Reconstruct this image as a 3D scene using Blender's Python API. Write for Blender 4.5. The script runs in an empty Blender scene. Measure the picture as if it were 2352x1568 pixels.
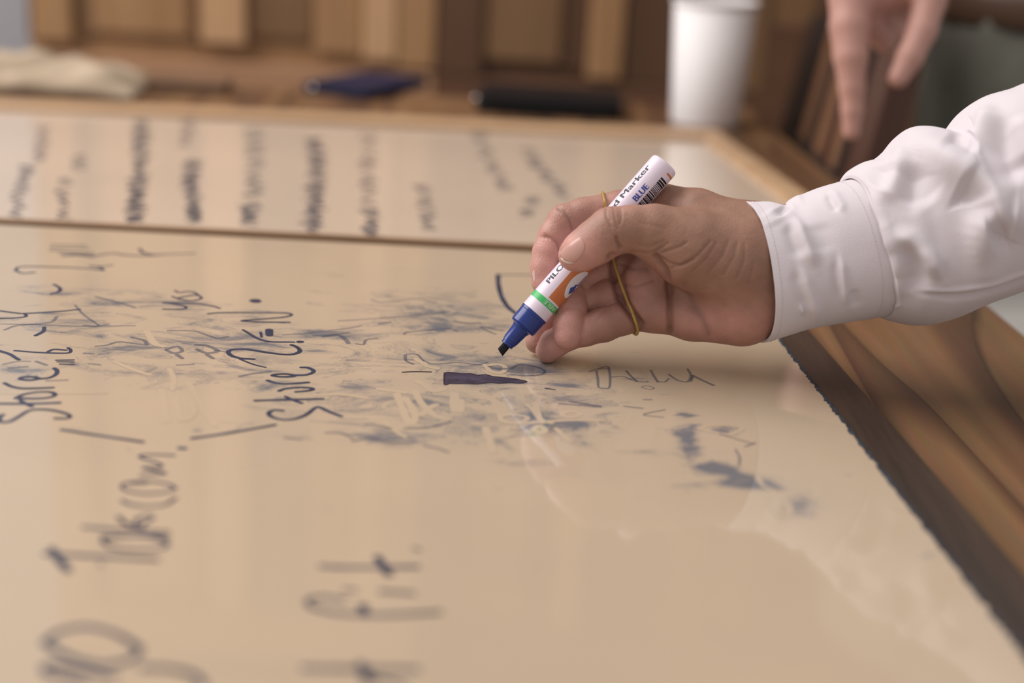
import bpy, bmesh, math, random
import numpy as np
from mathutils import Vector, Matrix

random.seed(7)
rng = np.random.default_rng(7)
S = bpy.context.scene
COL = S.collection

# ------------------------------------------------------------------ camera, world, lights, exposure
F = 3267.0                      # focal length in pixels of the 2352 px wide frame (50 mm on 36 mm)
CX, CY = 1176.0, 784.0
ZT = 0.750                      # height of the writing surface of the boards
HC = 0.264                      # camera height above the boards
PITCH = math.atan((784 + 300) / F)
ROLL = 0.055
CAM = np.array([0.0, 0.0, ZT + HC])
FWD = np.array([0, math.cos(PITCH), -math.sin(PITCH)])
UP0 = np.array([0, math.sin(PITCH), math.cos(PITCH)])
R0 = np.array([1.0, 0, 0])
RGT = math.cos(ROLL) * R0 + math.sin(ROLL) * UP0
UPV = math.cos(ROLL) * UP0 - math.sin(ROLL) * R0

cd = bpy.data.cameras.new('camera')
cam = bpy.data.objects.new('camera', cd)
COL.objects.link(cam)
M = Matrix(((RGT[0], UPV[0], -FWD[0], CAM[0]),
            (RGT[1], UPV[1], -FWD[1], CAM[1]),
            (RGT[2], UPV[2], -FWD[2], CAM[2]),
            (0, 0, 0, 1)))
cam.matrix_world = M
cd.sensor_width = 36.0
cd.lens = 36.0 * F / 2352.0
cd.clip_start = 0.02
cd.clip_end = 60
cd.dof.use_dof = True
cd.dof.focus_distance = 0.795
cd.dof.aperture_fstop = 2.8
S.camera = cam

S.view_settings.view_transform = 'Standard'
S.view_settings.look = 'None'
S.view_settings.gamma = 1.0
S.view_settings.use_curve_mapping = False
S.view_settings.exposure = 0.25

w = bpy.data.worlds.new('world')
S.world = w
w.use_nodes = True
bg = w.node_tree.nodes['Background']
bg.inputs[0].default_value = (1.0, 0.94, 0.91, 1)
bg.inputs[1].default_value = 0.50


def area(name, loc, target, sx, sy, power, col):
    l = bpy.data.lights.new(name, 'AREA')
    l.shape = 'RECTANGLE'
    l.size, l.size_y = sx, sy
    l.energy = power
    l.color = col
    o = bpy.data.objects.new(name, l)
    COL.objects.link(o)
    o.location = loc
    d = Vector(target) - Vector(loc)
    o.rotation_euler = d.to_track_quat('-Z', 'Y').to_euler()
    return o


area('window_daylight', (-1.7, 1.25, 2.7), (0.25, 0.95, 0.8), 2.4, 2.0, 72, (1.0, 0.96, 0.94))


# ------------------------------------------------------------------ projection helpers (a photo pixel to a place in the room)
def ray(px, py):
    return FWD + RGT * (px - CX) / F - UPV * (py - CY) / F


def on_z(px, py, z=ZT):
    d = ray(px, py)
    return CAM + d * ((z - CAM[2]) / d[2])


def on_y(px, py, y):
    d = ray(px, py)
    return CAM + d * (y / d[1])


def at_depth(px, py, dep):
    return CAM + ray(px, py) * dep


def project(P):
    P = np.asarray(P) - CAM
    d = P @ FWD
    return np.stack([CX + F * (P @ RGT) / d, CY - F * (P @ UPV) / d], -1), d


def depth_on_z(px, py, z=ZT):
    d = ray(px, py)
    return (z - CAM[2]) / d[2]


# ------------------------------------------------------------------ object helpers
def empty(name, loc=(0, 0, 0), rz=0.0):
    o = bpy.data.objects.new(name, None)
    COL.objects.link(o)
    o.location = loc
    o.rotation_euler = (0, 0, rz)
    o.empty_display_size = 0.05
    return o


def tag(o, label=None, cat=None, group=None, kind=None):
    if label: o['label'] = label
    if cat: o['category'] = cat
    if group: o['group'] = group
    if kind: o['kind'] = kind
    return o


def link(name, me, mat, parent=None, smooth=False):
    if mat is not None and not me.materials:
        me.materials.append(mat)
    o = bpy.data.objects.new(name, me)
    COL.objects.link(o)
    if parent is not None:
        o.parent = parent
        pm = Matrix.Translation(parent.location) @ parent.rotation_euler.to_matrix().to_4x4()
        q = parent.parent
        while q is not None:
            pm = Matrix.Translation(q.location) @ q.rotation_euler.to_matrix().to_4x4() @ pm
            q = q.parent
        if not parent.get('_local') and parent.parent is None:
            o.matrix_parent_inverse = pm.inverted()
    if smooth:
        me.polygons.foreach_set('use_smooth', [True] * len(me.polygons))
    return o


def mesh_np(name, V, Fc):
    me = bpy.data.meshes.new(name)
    me.from_pydata(np.asarray(V, float).tolist(), [], Fc if isinstance(Fc, list) else np.asarray(Fc).tolist())
    me.update()
    return me


def mesh_bm(name, bm):
    me = bpy.data.meshes.new(name)
    bm.normal_update()
    bm.to_mesh(me)
    bm.free()
    return me


def box_bm(c, s, rot=None, bevel=0.0, seg=2):
    bm = bmesh.new()
    bmesh.ops.create_cube(bm, size=1.0)
    bmesh.ops.scale(bm, vec=s, verts=bm.verts)
    if bevel > 0:
        bmesh.ops.bevel(bm, geom=bm.edges[:], offset=bevel, segments=seg, affect='EDGES', profile=0.5)
    if rot is not None:
        bmesh.ops.rotate(bm, matrix=rot, verts=bm.verts)
    bmesh.ops.translate(bm, vec=c, verts=bm.verts)
    return bm


def prism(poly, z0, z1, bevel=0.0):
    bm = bmesh.new()
    vs = [bm.verts.new((p[0], p[1], z0)) for p in poly]
    f = bm.faces.new(vs)
    r = bmesh.ops.extrude_face_region(bm, geom=[f])
    bmesh.ops.translate(bm, vec=(0, 0, z1 - z0), verts=[v for v in r['geom'] if isinstance(v, bmesh.types.BMVert)])
    bmesh.ops.recalc_face_normals(bm, faces=bm.faces)
    if bevel > 0:
        bmesh.ops.bevel(bm, geom=bm.edges[:], offset=bevel, segments=2, affect='EDGES', profile=0.5)
    return bm


def catmull(P, n):
    P = np.asarray(P, float)
    if len(P) == 2:
        t = np.linspace(0, 1, n)[:, None]
        return P[0] * (1 - t) + P[1] * t
    Q = np.vstack([2 * P[0] - P[1], P, 2 * P[-1] - P[-2]])
    out = []
    u = np.linspace(0, len(P) - 1 - 1e-9, n)
    for x in u:
        i = int(x)
        t = x - i
        a, b, c, d = Q[i], Q[i + 1], Q[i + 2], Q[i + 3]
        out.append(0.5 * (2 * b + (c - a) * t + (2 * a - 5 * b + 4 * c - d) * t * t + (3 * b - a - 3 * c + d) * t ** 3))
    return np.array(out)


def tube(P, r, seg=10, closed=False):
    P = np.asarray(P, float)
    n = len(P)
    r = np.broadcast_to(r, (n,))
    if closed:
        T = np.roll(P, -1, 0) - np.roll(P, 1, 0)
    else:
        T = np.gradient(P, axis=0)
    T /= np.linalg.norm(T, axis=1)[:, None]
    a = np.array([0, 0, 1.0]) if abs(T[0][2]) < 0.9 else np.array([1.0, 0, 0])
    N = a - T[0] * (a @ T[0])
    N /= np.linalg.norm(N)
    V, Fc = [], []
    for i in range(n):
        N = N - T[i] * (N @ T[i])
        N /= np.linalg.norm(N)
        B = np.cross(T[i], N)
        for k in range(seg):
            th = 2 * math.pi * k / seg
            V.append(P[i] + r[i] * (math.cos(th) * N + math.sin(th) * B))
    m = n if closed else n - 1
    for i in range(m):
        j = (i + 1) % n
        for k in range(seg):
            l = (k + 1) % seg
            Fc.append((i * seg + k, i * seg + l, j * seg + l, j * seg + k))
    if not closed:
        Fc.append(tuple(range(seg))[::-1])
        Fc.append(tuple((n - 1) * seg + k for k in range(seg)))
    return V, Fc


# ------------------------------------------------------------------ materials
def new_mat(name):
    m = bpy.data.materials.new(name)
    m.use_nodes = True
    nt = m.node_tree
    return m, nt, nt.nodes['Principled BSDF']


def plain(name, col, rough=0.5, spec=0.5, metal=0.0, var=0.0, scale=30.0, bump=0.0, bscale=200.0, sheen=0.0):
    m, nt, b = new_mat(name)
    b.inputs['Base Color'].default_value = (*col, 1)
    b.inputs['Roughness'].default_value = rough
    b.inputs['Specular IOR Level'].default_value = spec
    b.inputs['Metallic'].default_value = metal
    if sheen:
        b.inputs['Sheen Weight'].default_value = sheen
    tc = nt.nodes.new('ShaderNodeTexCoord')
    if var > 0:
        n = nt.nodes.new('ShaderNodeTexNoise')
        n.inputs['Scale'].default_value = scale
        n.inputs['Detail'].default_value = 5
        nt.links.new(tc.outputs['Object'], n.inputs['Vector'])
        r = nt.nodes.new('ShaderNodeValToRGB')
        r.color_ramp.elements[0].position = 0.3
        r.color_ramp.elements[1].position = 0.7
        r.color_ramp.elements[0].color = (*[c * (1 - var) for c in col], 1)
        r.color_ramp.elements[1].color = (*[min(1, c * (1 + var)) for c in col], 1)
        nt.links.new(n.outputs['Fac'], r.inputs['Fac'])
        nt.links.new(r.outputs['Color'], b.inputs['Base Color'])
    if bump > 0:
        n2 = nt.nodes.new('ShaderNodeTexNoise')
        n2.inputs['Scale'].default_value = bscale
        n2.inputs['Detail'].default_value = 4
        nt.links.new(tc.outputs['Object'], n2.inputs['Vector'])
        bp = nt.nodes.new('ShaderNodeBump')
        bp.inputs['Strength'].default_value = bump
        bp.inputs['Distance'].default_value = 0.001
        nt.links.new(n2.outputs['Fac'], bp.inputs['Height'])
        nt.links.new(bp.outputs['Normal'], b.inputs['Normal'])
    return m


def wood(name, dark, light, axis='Y', scale=8.0, stretch=12.0, rough=0.4, dist=3.0, spec=0.4, bands=None):
    """grain runs along the given object axis"""
    m, nt, b = new_mat(name)
    tc = nt.nodes.new('ShaderNodeTexCoord')
    mp = nt.nodes.new('ShaderNodeMapping')
    sc = {'X': (1 / stretch, 1, 1), 'Y': (1, 1 / stretch, 1), 'Z': (1, 1, 1 / stretch)}[axis]
    mp.inputs['Scale'].default_value = sc
    nt.links.new(tc.outputs['Object'], mp.inputs['Vector'])
    n = nt.nodes.new('ShaderNodeTexNoise')
    n.inputs['Scale'].default_value = scale
    n.inputs['Detail'].default_value = 6
    n.inputs['Distortion'].default_value = dist * 0.3
    nt.links.new(mp.outputs['Vector'], n.inputs['Vector'])
    n2 = nt.nodes.new('ShaderNodeTexNoise')
    n2.inputs['Scale'].default_value = scale * 9
    n2.inputs['Detail'].default_value = 4
    nt.links.new(mp.outputs['Vector'], n2.inputs['Vector'])
    mx = nt.nodes.new('ShaderNodeMath')
    mx.operation = 'MULTIPLY_ADD'
    mx.inputs[1].default_value = 0.35
    nt.links.new(n2.outputs['Fac'], mx.inputs[0])
    mm = nt.nodes.new('ShaderNodeMath')
    mm.operation = 'MULTIPLY'
    mm.inputs[1].default_value = 0.72
    nt.links.new(n.outputs['Fac'], mm.inputs[0])
    nt.links.new(mm.outputs[0], mx.inputs[2])
    r = nt.nodes.new('ShaderNodeValToRGB')
    e = r.color_ramp.elements
    e[0].position, e[1].position = 0.36, 0.68
    e[0].color, e[1].color = (*dark, 1), (*light, 1)
    nt.links.new(mx.outputs[0], r.inputs['Fac'])
    nt.links.new(r.outputs['Color'], b.inputs['Base Color'])
    b.inputs['Roughness'].default_value = rough
    b.inputs['Specular IOR Level'].default_value = spec
    bp = nt.nodes.new('ShaderNodeBump')
    bp.inputs['Strength'].default_value = 0.15
    bp.inputs['Distance'].default_value = 0.0008
    nt.links.new(n2.outputs['Fac'], bp.inputs['Height'])
    nt.links.new(bp.outputs['Normal'], b.inputs['Normal'])
    return m


CREAM = (0.50, 0.39, 0.278)

# ------------------------------------------------------------------ the room
mat_floor = plain('pale_floor_tile', (0.42, 0.41, 0.39), 0.45, var=0.06, scale=3)
mat_wall = plain('pale_grey_plaster', (0.36, 0.355, 0.375), 0.85, 0.2, var=0.03, scale=6, bump=0.1)
floor = link('floor', mesh_bm('floor', box_bm((0.5, 1.5, -0.05), (7, 7, 0.1))), mat_floor)
tag(floor, 'pale grey floor beyond the table edge', kind='structure')
wall = link('wall_back', mesh_bm('wall_back', box_bm((0.5, 2.95, 1.35), (7, 0.1, 2.7))), mat_wall)
tag(wall, 'pale grey wall behind the wooden cupboard', kind='structure')

# ------------------------------------------------------------------ table
pR = lambda px, py, z=ZT: on_z(px, py, z)
TT = ZT - 0.008                                    # table top surface
a = on_z(2352, 764, TT); b_ = on_z(1808, 319, TT)
dirR = (a - b_) / np.linalg.norm(a - b_)           # right edge, towards the camera
bk0, bk1 = on_z(0, 178, TT), on_z(1700, 246, TT)
dirB = (bk0 - bk1) / np.linalg.norm(bk0 - bk1)     # back edge, towards the left


def meet(p, d, q, e):
    A = np.array([[d[0], -e[0]], [d[1], -e[1]]])
    t = np.linalg.solve(A, (q - p)[:2])
    return p + d * t[0]


cBR = meet(a, dirR, bk1, dirB)
tbl_poly = [cBR, cBR + dirB * 1.75, cBR + dirB * 1.75 + dirR * 1.75, cBR + dirR * 1.75]


def wood_slab(name):
    """bold flowing grain of a single broad board: wide dark and honey bands"""
    m, nt, b = new_mat(name)
    tc = nt.nodes.new('ShaderNodeTexCoord')
    mp = nt.nodes.new('ShaderNodeMapping')
    mp.inputs['Rotation'].default_value = (0, 0, 0.10)
    mp.inputs['Scale'].default_value = (1, 0.07, 1)
    nt.links.new(tc.outputs['Object'], mp.inputs['Vector'])
    wv = nt.nodes.new('ShaderNodeTexNoise')
    wv.inputs['Scale'].default_value = 9
    wv.inputs['Detail'].default_value = 1.5
    wv.inputs['Distortion'].default_value = 0.8
    nt.links.new(mp.outputs['Vector'], wv.inputs['Vector'])
    # contour lines of the slow noise make the growth rings
    mu = nt.nodes.new('ShaderNodeMath'); mu.operation = 'MULTIPLY'; mu.inputs[1].default_value = 6.0
    nt.links.new(wv.outputs['Fac'], mu.inputs[0])
    fr = nt.nodes.new('ShaderNodeMath'); fr.operation = 'FRACT'
    nt.links.new(mu.outputs[0], fr.inputs[0])
    fine = nt.nodes.new('ShaderNodeTexNoise')
    fine.inputs['Scale'].default_value = 160
    fine.inputs['Detail'].default_value = 3
    nt.links.new(mp.outputs['Vector'], fine.inputs['Vector'])
    r = nt.nodes.new('ShaderNodeValToRGB')
    e = r.color_ramp.elements
    e[0].position, e[0].color = 0.0, (0.060, 0.030, 0.016, 1)
    e[1].position, e[1].color = 1.0, (0.10, 0.052, 0.027, 1)
    for p, c in ((0.05, (0.20, 0.105, 0.05)), (0.35, (0.255, 0.135, 0.062)), (0.7, (0.17, 0.085, 0.042)), (0.93, (0.12, 0.058, 0.03))):
        x = e.new(p); x.color = (*c, 1)
    nt.links.new(fr.outputs[0], r.inputs['Fac'])
    mx = nt.nodes.new('ShaderNodeMixRGB'); mx.blend_type = 'MULTIPLY'; mx.inputs[0].default_value = 0.35
    nt.links.new(r.outputs['Color'], mx.inputs[1])
    nt.links.new(fine.outputs['Color'], mx.inputs[2])
    nt.links.new(mx.outputs[0], b.inputs['Base Color'])
    b.inputs['Roughness'].default_value = 0.38
    b.inputs['Specular IOR Level'].default_value = 0.4
    return m


mat_slab = wood_slab('table_wood')
mat_leg = wood('table_leg_wood', (0.10, 0.05, 0.025), (0.22, 0.12, 0.06), 'Z')
tbl = empty('table', (float(cBR[0]), float(cBR[1]), 0))
tag(tbl, 'large brown wooden table with bold dark grain under the boards', 'table')
link('tabletop', mesh_bm('tabletop', prism(tbl_poly, TT - 0.04, TT, 0.004)), mat_slab, tbl)
for s, t in ((0.45, 0.1), (1.3, 0.1), (0.45, 1.65), (1.3, 1.65)):
    c = cBR + dirB * s + dirR * t
    link('leg', mesh_bm('leg', box_bm((c[0], c[1], (TT - 0.04) / 2), (0.07, 0.07, TT - 0.04), bevel=0.004)), mat_leg, tbl)
for (s0, t0, s1, t1) in ((0.45, 0.1, 1.3, 0.1), (0.45, 1.65, 1.3, 1.65), (0.45, 0.1, 0.45, 1.65), (1.3, 0.1, 1.3, 1.65)):
    p, q = cBR + dirB * s0 + dirR * t0, cBR + dirB * s1 + dirR * t1
    mid = (p + q) / 2
    ang = math.atan2(q[1] - p[1], q[0] - p[0])
    link('apron', mesh_bm('apron', box_bm((mid[0], mid[1], TT - 0.085), (np.linalg.norm(q - p) - 0.07, 0.025, 0.09), Matrix.Rotation(ang, 3, 'Z'))), mat_leg, tbl)


# ------------------------------------------------------------------ writing boards
def gloss_board(name, base, stain):
    m, nt, b = new_mat(name)
    tc = nt.nodes.new('ShaderNodeTexCoord')
    n = nt.nodes.new('ShaderNodeTexNoise')
    n.inputs['Scale'].default_value = 5
    n.inputs['Detail'].default_value = 4
    nt.links.new(tc.outputs['Object'], n.inputs['Vector'])
    r = nt.nodes.new('ShaderNodeValToRGB')
    r.color_ramp.elements[0].position, r.color_ramp.elements[1].position = 0.3, 0.72
    r.color_ramp.elements[0].color = (base[0] * 0.95, base[1] * 0.955, base[2] * 0.96, 1)
    r.color_ramp.elements[1].color = (min(1, base[0] * 1.05), min(1, base[1] * 1.045), min(1, base[2] * 1.04), 1)
    nt.links.new(n.outputs['Fac'], r.inputs['Fac'])
    col = r.outputs['Color']
    if stain:
        at = nt.nodes.new('ShaderNodeAttribute'); at.attribute_name = 'stain'
        mp = nt.nodes.new('ShaderNodeMapping'); mp.inputs['Scale'].default_value = (0.55, 1.0, 1)
        mp.inputs['Rotation'].default_value = (0, 0, 0.12)
        nt.links.new(tc.outputs['Object'], mp.inputs['Vector'])
        def mth(op, x, y, clamp=False):
            n_ = nt.nodes.new('ShaderNodeMath'); n_.operation = op; n_.use_clamp = clamp
            for i_, q in enumerate((x, y)):
                if q is None: continue
                if isinstance(q, (int, float)): n_.inputs[i_].default_value = q
                else: nt.links.new(q, n_.inputs[i_])
            return n_.outputs[0]

        def noise(sc_, det, rgh, dis):
            s1 = nt.nodes.new('ShaderNodeTexNoise')
            s1.inputs['Scale'].default_value = sc_; s1.inputs['Detail'].default_value = det
            s1.inputs['Roughness'].default_value = rgh; s1.inputs['Distortion'].default_value = dis
            nt.links.new(mp.outputs['Vector'], s1.inputs['Vector'])
            return s1.outputs['Fac']

        def ramp(x, lo, hi):
            mr = nt.nodes.new('ShaderNodeMapRange'); mr.interpolation_type = 'SMOOTHSTEP'
            mr.inputs['From Min'].default_value = lo; mr.inputs['From Max'].default_value = hi
            nt.links.new(x, mr.inputs['Value'])
            return mr.outputs[0]
        nA, nB = noise(38, 9, 0.60, 1.6), noise(95, 7, 0.62, 0.8)
        msk = at.outputs['Fac']
        v = mth('ADD', mth('MULTIPLY', msk, 0.52), nA)
        patch = ramp(v, 0.665, 0.88)
        rim = mth('MULTIPLY', mth('SUBTRACT', 1.0, ramp(mth('ABSOLUTE', mth('SUBTRACT', v, 0.690), None), 0.0, 0.016)), mth('MULTIPLY', ramp(msk, 0.12, 0.40), ramp(nB, 0.36, 0.56)))
        rim2 = mth('MULTIPLY', mth('SUBTRACT', 1.0, ramp(mth('ABSOLUTE', mth('SUBTRACT', nB, 0.50), None), 0.0, 0.018)), mth('MULTIPLY', ramp(msk, 0.20, 0.45), ramp(nA, 0.44, 0.56)))
        grit = mth('MULTIPLY', patch, mth('MULTIPLY', nB, 1.9))
        fl_ = mth('ADD', mth('MULTIPLY', grit, 0.75), mth('MULTIPLY', rim, 0.52))
        fl_ = mth('ADD', fl_, mth('MULTIPLY', rim2, 0.26))
        fl_ = mth('ADD', fl_, mth('MULTIPLY', msk, 0.20), True)
        fl = nt.nodes.new('ShaderNodeMath'); fl.operation = 'MINIMUM'; fl.inputs[1].default_value = 0.80
        nt.links.new(fl_, fl.inputs[0])
        mx = nt.nodes.new('ShaderNodeMixRGB')
        mx.inputs[2].default_value = (0.075, 0.105, 0.15, 1)
        nt.links.new(fl.outputs[0], mx.inputs[0]); nt.links.new(col, mx.inputs[1])
        col = mx.outputs[0]
    nt.links.new(col, b.inputs['Base Color'])
    b.inputs['Roughness'].default_value = 0.065
    b.inputs['IOR'].default_value = 1.60
    b.inputs['Specular IOR Level'].default_value = 0.5
    return m


mat_near = gloss_board('cream_glass_board', CREAM, True)
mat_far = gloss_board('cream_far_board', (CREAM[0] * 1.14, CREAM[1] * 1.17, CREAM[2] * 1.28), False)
mat_clean = gloss_board('wiped_clean_cream', CREAM, False)
mat_ink = plain('blue_marker_ink', (0.016, 0.030, 0.070), 0.35, 0.4, var=0.35, scale=60)
mat_ink2 = plain('violet_marker_ink', (0.052, 0.042, 0.075), 0.35, 0.4, var=0.45, scale=160)
mat_ink2.node_tree.nodes['Principled BSDF'].inputs['Alpha'].default_value = 0.93
mat_inkpale = plain('faded_marker_ink', (0.05, 0.075, 0.14), 0.4, 0.4, var=0.3, scale=60)
mat_inkpale.node_tree.nodes['Principled BSDF'].inputs['Alpha'].default_value = 0.42
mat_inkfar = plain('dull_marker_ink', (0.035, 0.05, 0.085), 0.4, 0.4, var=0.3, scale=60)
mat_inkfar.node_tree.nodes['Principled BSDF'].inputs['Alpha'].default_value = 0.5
mat_strip = wood('dark_board_edging', (0.026, 0.017, 0.013), (0.062, 0.040, 0.027), 'Y', 30, 14, 0.35)
mat_rail = wood('pale_rail_wood', (0.36, 0.22, 0.125), (0.54, 0.36, 0.21), 'X', 20, 14, 0.45)
mat_rail_d = wood('brown_rail_wood', (0.20, 0.115, 0.06), (0.30, 0.18, 0.10), 'X', 20, 14, 0.45)
mat_tape = plain('dark_blue_edge_ink', (0.03, 0.04, 0.055), 0.5, 0.4, var=0.8, scale=300)

# near board: right edge follows the photograph's edge, far edge is the gap below the far board
L1a, L1b = on_z(2352, 1497), on_z(1796, 783)
dL = (L1a - L1b) / np.linalg.norm(L1a - L1b)
g0, g1 = on_z(0, 516), on_z(1220, 579)
dG = (g0 - g1) / np.linalg.norm(g0 - g1)
nFR = meet(L1b, dL, g1, dG)
nFL = nFR + dG * 1.15
nNR = nFR + dL * 0.95
nNL = nFL + dL * 0.95
board = empty('writing_board', tuple(map(float, nFR)))
tag(board, 'cream glass writing board covered in blue handwriting and smudges under the hand', 'board')

NU, NV = 300, 240
U, Vv = np.meshgrid(np.linspace(0, 1, NU), np.linspace(0, 1, NV), indexing='ij')
G = nFR + U[..., None] * (nFL - nFR) + Vv[..., None] * (nNR - nFR)
Gf = G.reshape(-1, 3)
idx = np.arange(NU * NV).reshape(NU, NV)
quads = np.stack([idx[:-1, :-1], idx[1:, :-1], idx[1:, 1:], idx[:-1, 1:]], -1).reshape(-1, 4)
me = mesh_np('glass_sheet', Gf, quads)
gp, _ = project(Gf)
SM = [(450, 800, 300, 45, .55), (150, 745, 170, 38, .55), (60, 855, 100, 45, .5), (330, 680, 110, 55, .25), (560, 785, 130, 35, .6),
      (780, 768, 120, 18, .8), (950, 715, 170, 35, .42), (1050, 752, 250, 20, .55), (850, 880, 150, 28, .7), (640, 905, 130, 38, .42),
      (1000, 920, 170, 40, .6), (900, 1005, 170, 32, .5), (1090, 1000, 150, 45, .5), (1250, 960, 130, 60, .62), (1330, 972, 80, 20, .7),
      (1200, 850, 120, 25, .65), (1300, 882, 70, 22, .62), (1580, 1010, 36, 60, .85), (1640, 1078, 60, 20, .85), (1720, 1108, 85, 20, .85),
      (1835, 1165, 60, 30, .6), (1668, 988, 50, 12, .7), (300, 1000, 300, 80, .12), (700, 960, 380, 130, .2), (1260, 1050, 200, 60, .3),
      (2130, 1276, 22, 5, .9), (1360, 930, 120, 14, .5), (1500, 1040, 120, 12, .4), (860, 640, 170, 40, .22), (1000, 680, 120, 25, .3),
      (420, 690, 40, 60, .35), (60, 730, 130, 20, .4), (1350, 1290, 300, 50, .10), (900, 1180, 300, 60, .10), (1450, 870, 180, 18, .25)]
st = np.zeros(len(Gf))
for (x, y, rx, ry, s) in SM:
    q = ((gp[:, 0] - x) / rx) ** 2 + ((gp[:, 1] - y) / ry) ** 2
    st = np.maximum(st, s * np.exp(-q * 1.1))
for (x, y, rx, ry, s) in [(420, 800, 420, 120, .36), (1000, 900, 480, 140, .40), (980, 720, 260, 70, .36), (230, 700, 260, 70, .30), (1250, 960, 260, 110, .36), (1650, 1060, 150, 90, .22)]:
    q = ((gp[:, 0] - x) / rx) ** 2 + ((gp[:, 1] - y) / ry) ** 2
    st = np.maximum(st, s * np.exp(-q ** 2))
at = me.attributes.new('stain', 'FLOAT', 'POINT')
at.data.foreach_set('value', st.astype(np.float32))
link('glass_sheet', me, mat_near, board)
# body of the board below the sheet
link('backing_board', mesh_bm('backing_board', prism([nFR, nFL, nNL, nNR], TT + 0.0003, ZT - 0.0004)), plain('cream_backing', CREAM, 0.6, var=0.03), board)
# dark wooden edging along the right side
s0, s1 = on_z(1861, 760, ZT - 0.001), on_z(2352, 1317, ZT - 0.001)
dS = (s1 - s0) / np.linalg.norm(s1 - s0)
sF = meet(s0, dS, g1, dG)
eFR = nFR - np.array([dL[1], -dL[0], 0]) * 0.0 
strip_poly = [nFR + (sF - nFR) * 0.012, sF, sF + dS * 0.95, nNR + (sF - nFR) * 0.012]
link('edging', mesh_bm('edging', prism(strip_poly, TT + 0.0003, ZT - 0.0012, 0.0008)), mat_strip, board)
# chipped dark ink line along the glass edge
V, Fc = [], []
nseg = 420
acr = (sF - nFR) / np.linalg.norm(sF - nFR)
for i in range(nseg):
    p = nFR + dL * 0.95 * i / (nseg - 1)
    j = 0.0009 * math.sin(i * 0.9) * rng.random() + rng.normal(0, 0.00045)
    V += [p + acr * (-0.0017 + j) + [0, 0, 0.00012], p + acr * (0.0006 + rng.normal(0, 0.0003)) + [0, 0, 0.00012], p + acr * (0.0008) + [0, 0, -0.0035]]
for i in range(nseg - 1):
    k = 3 * i
    Fc += [(k, k + 1, k + 4, k + 3), (k + 1, k + 2, k + 5, k + 4)]
tag(link('inked_edge', mesh_np('inked_edge', V, Fc), mat_tape, board), 'chipped dark blue edge of the glass')


# ---- handwriting: ribbons of ink lying on the board
def ribbon_np(P, wd, z, wob=0.0):
    """P: world points on the board plane"""
    P = np.asarray(P)[:, :2]
    seg = np.linalg.norm(np.diff(P, axis=0), axis=1).sum()
    n = max(6, min(220, int(seg / 0.0012)))
    C = catmull(P, n)
    d = np.linalg.norm(np.diff(C, axis=0), axis=1)
    keep = np.concatenate([[True], d > 1e-7])
    C = C[keep]
    T = np.gradient(C, axis=0)
    T /= np.linalg.norm(T, axis=1)[:, None] + 1e-12
    N = np.stack([-T[:, 1], T[:, 0]], 1)
    h = np.full(len(C), wd / 2)
    h *= 1 + 0.12 * np.sin(np.arange(len(C)) * 0.35 + rng.random() * 6) * (1 if wob else 0.5)
    # rounded ends
    pre = [(C[0] - T[0] * wd / 2 * math.sin(k), N[0], h[0] * math.cos(k)) for k in (1.4, 0.9, 0.45)]
    post = [(C[-1] + T[-1] * wd / 2 * math.sin(k), N[-1], h[-1] * math.cos(k)) for k in (0.45, 0.9, 1.4)]
    rows = pre + [(C[i], N[i], h[i]) for i in range(len(C))] + post
    V, Fc = [], []
    for c, nn, hh in rows:
        l, r = c + nn * hh, c - nn * hh
        V += [(l[0], l[1], z), (r[0], r[1], z)]
        z += 3e-7
    for i in range(len(rows) - 1):
        Fc.append((2 * i, 2 * i + 1, 2 * i + 3, 2 * i + 2))
    return V, Fc


def ink(name, strokes, xf, mat, parent, label=None, z=ZT + 0.00012, wd=0.0024, stuff=False):
    V, Fc = [], []
    for s in strokes:
        ww = wd
        if isinstance(s[0], (int, float)):
            ww = s[0] * (0.00072 if xf is c7 else 0.001)
            s = s[1:]
        P = [on_z(*xf(x, y)) for x, y in s]
        v, f = ribbon_np(P, ww, z)
        z += 5e-6
        k = len(V)
        V += v
        Fc += [tuple(i + k for i in q) for q in f]
    o = link(name, mesh_np(name, V, Fc), mat, parent)
    if label: o['label'] = label
    if stuff or name != 'handwriting': o['kind'] = 'stuff'
    return o


c6 = lambda x, y: (x / 2.904, 520 + y / 2.904)
c7 = lambda x, y: (x / 2.138, 1000 + y / 2.138)
c2 = lambda x, y: (650 + x / 3.135, 560 + y / 3.135)
c3 = lambda x, y: (1150 + x / 3.135, 780 + y / 3.135)
ident = lambda x, y: (x, y)

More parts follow.
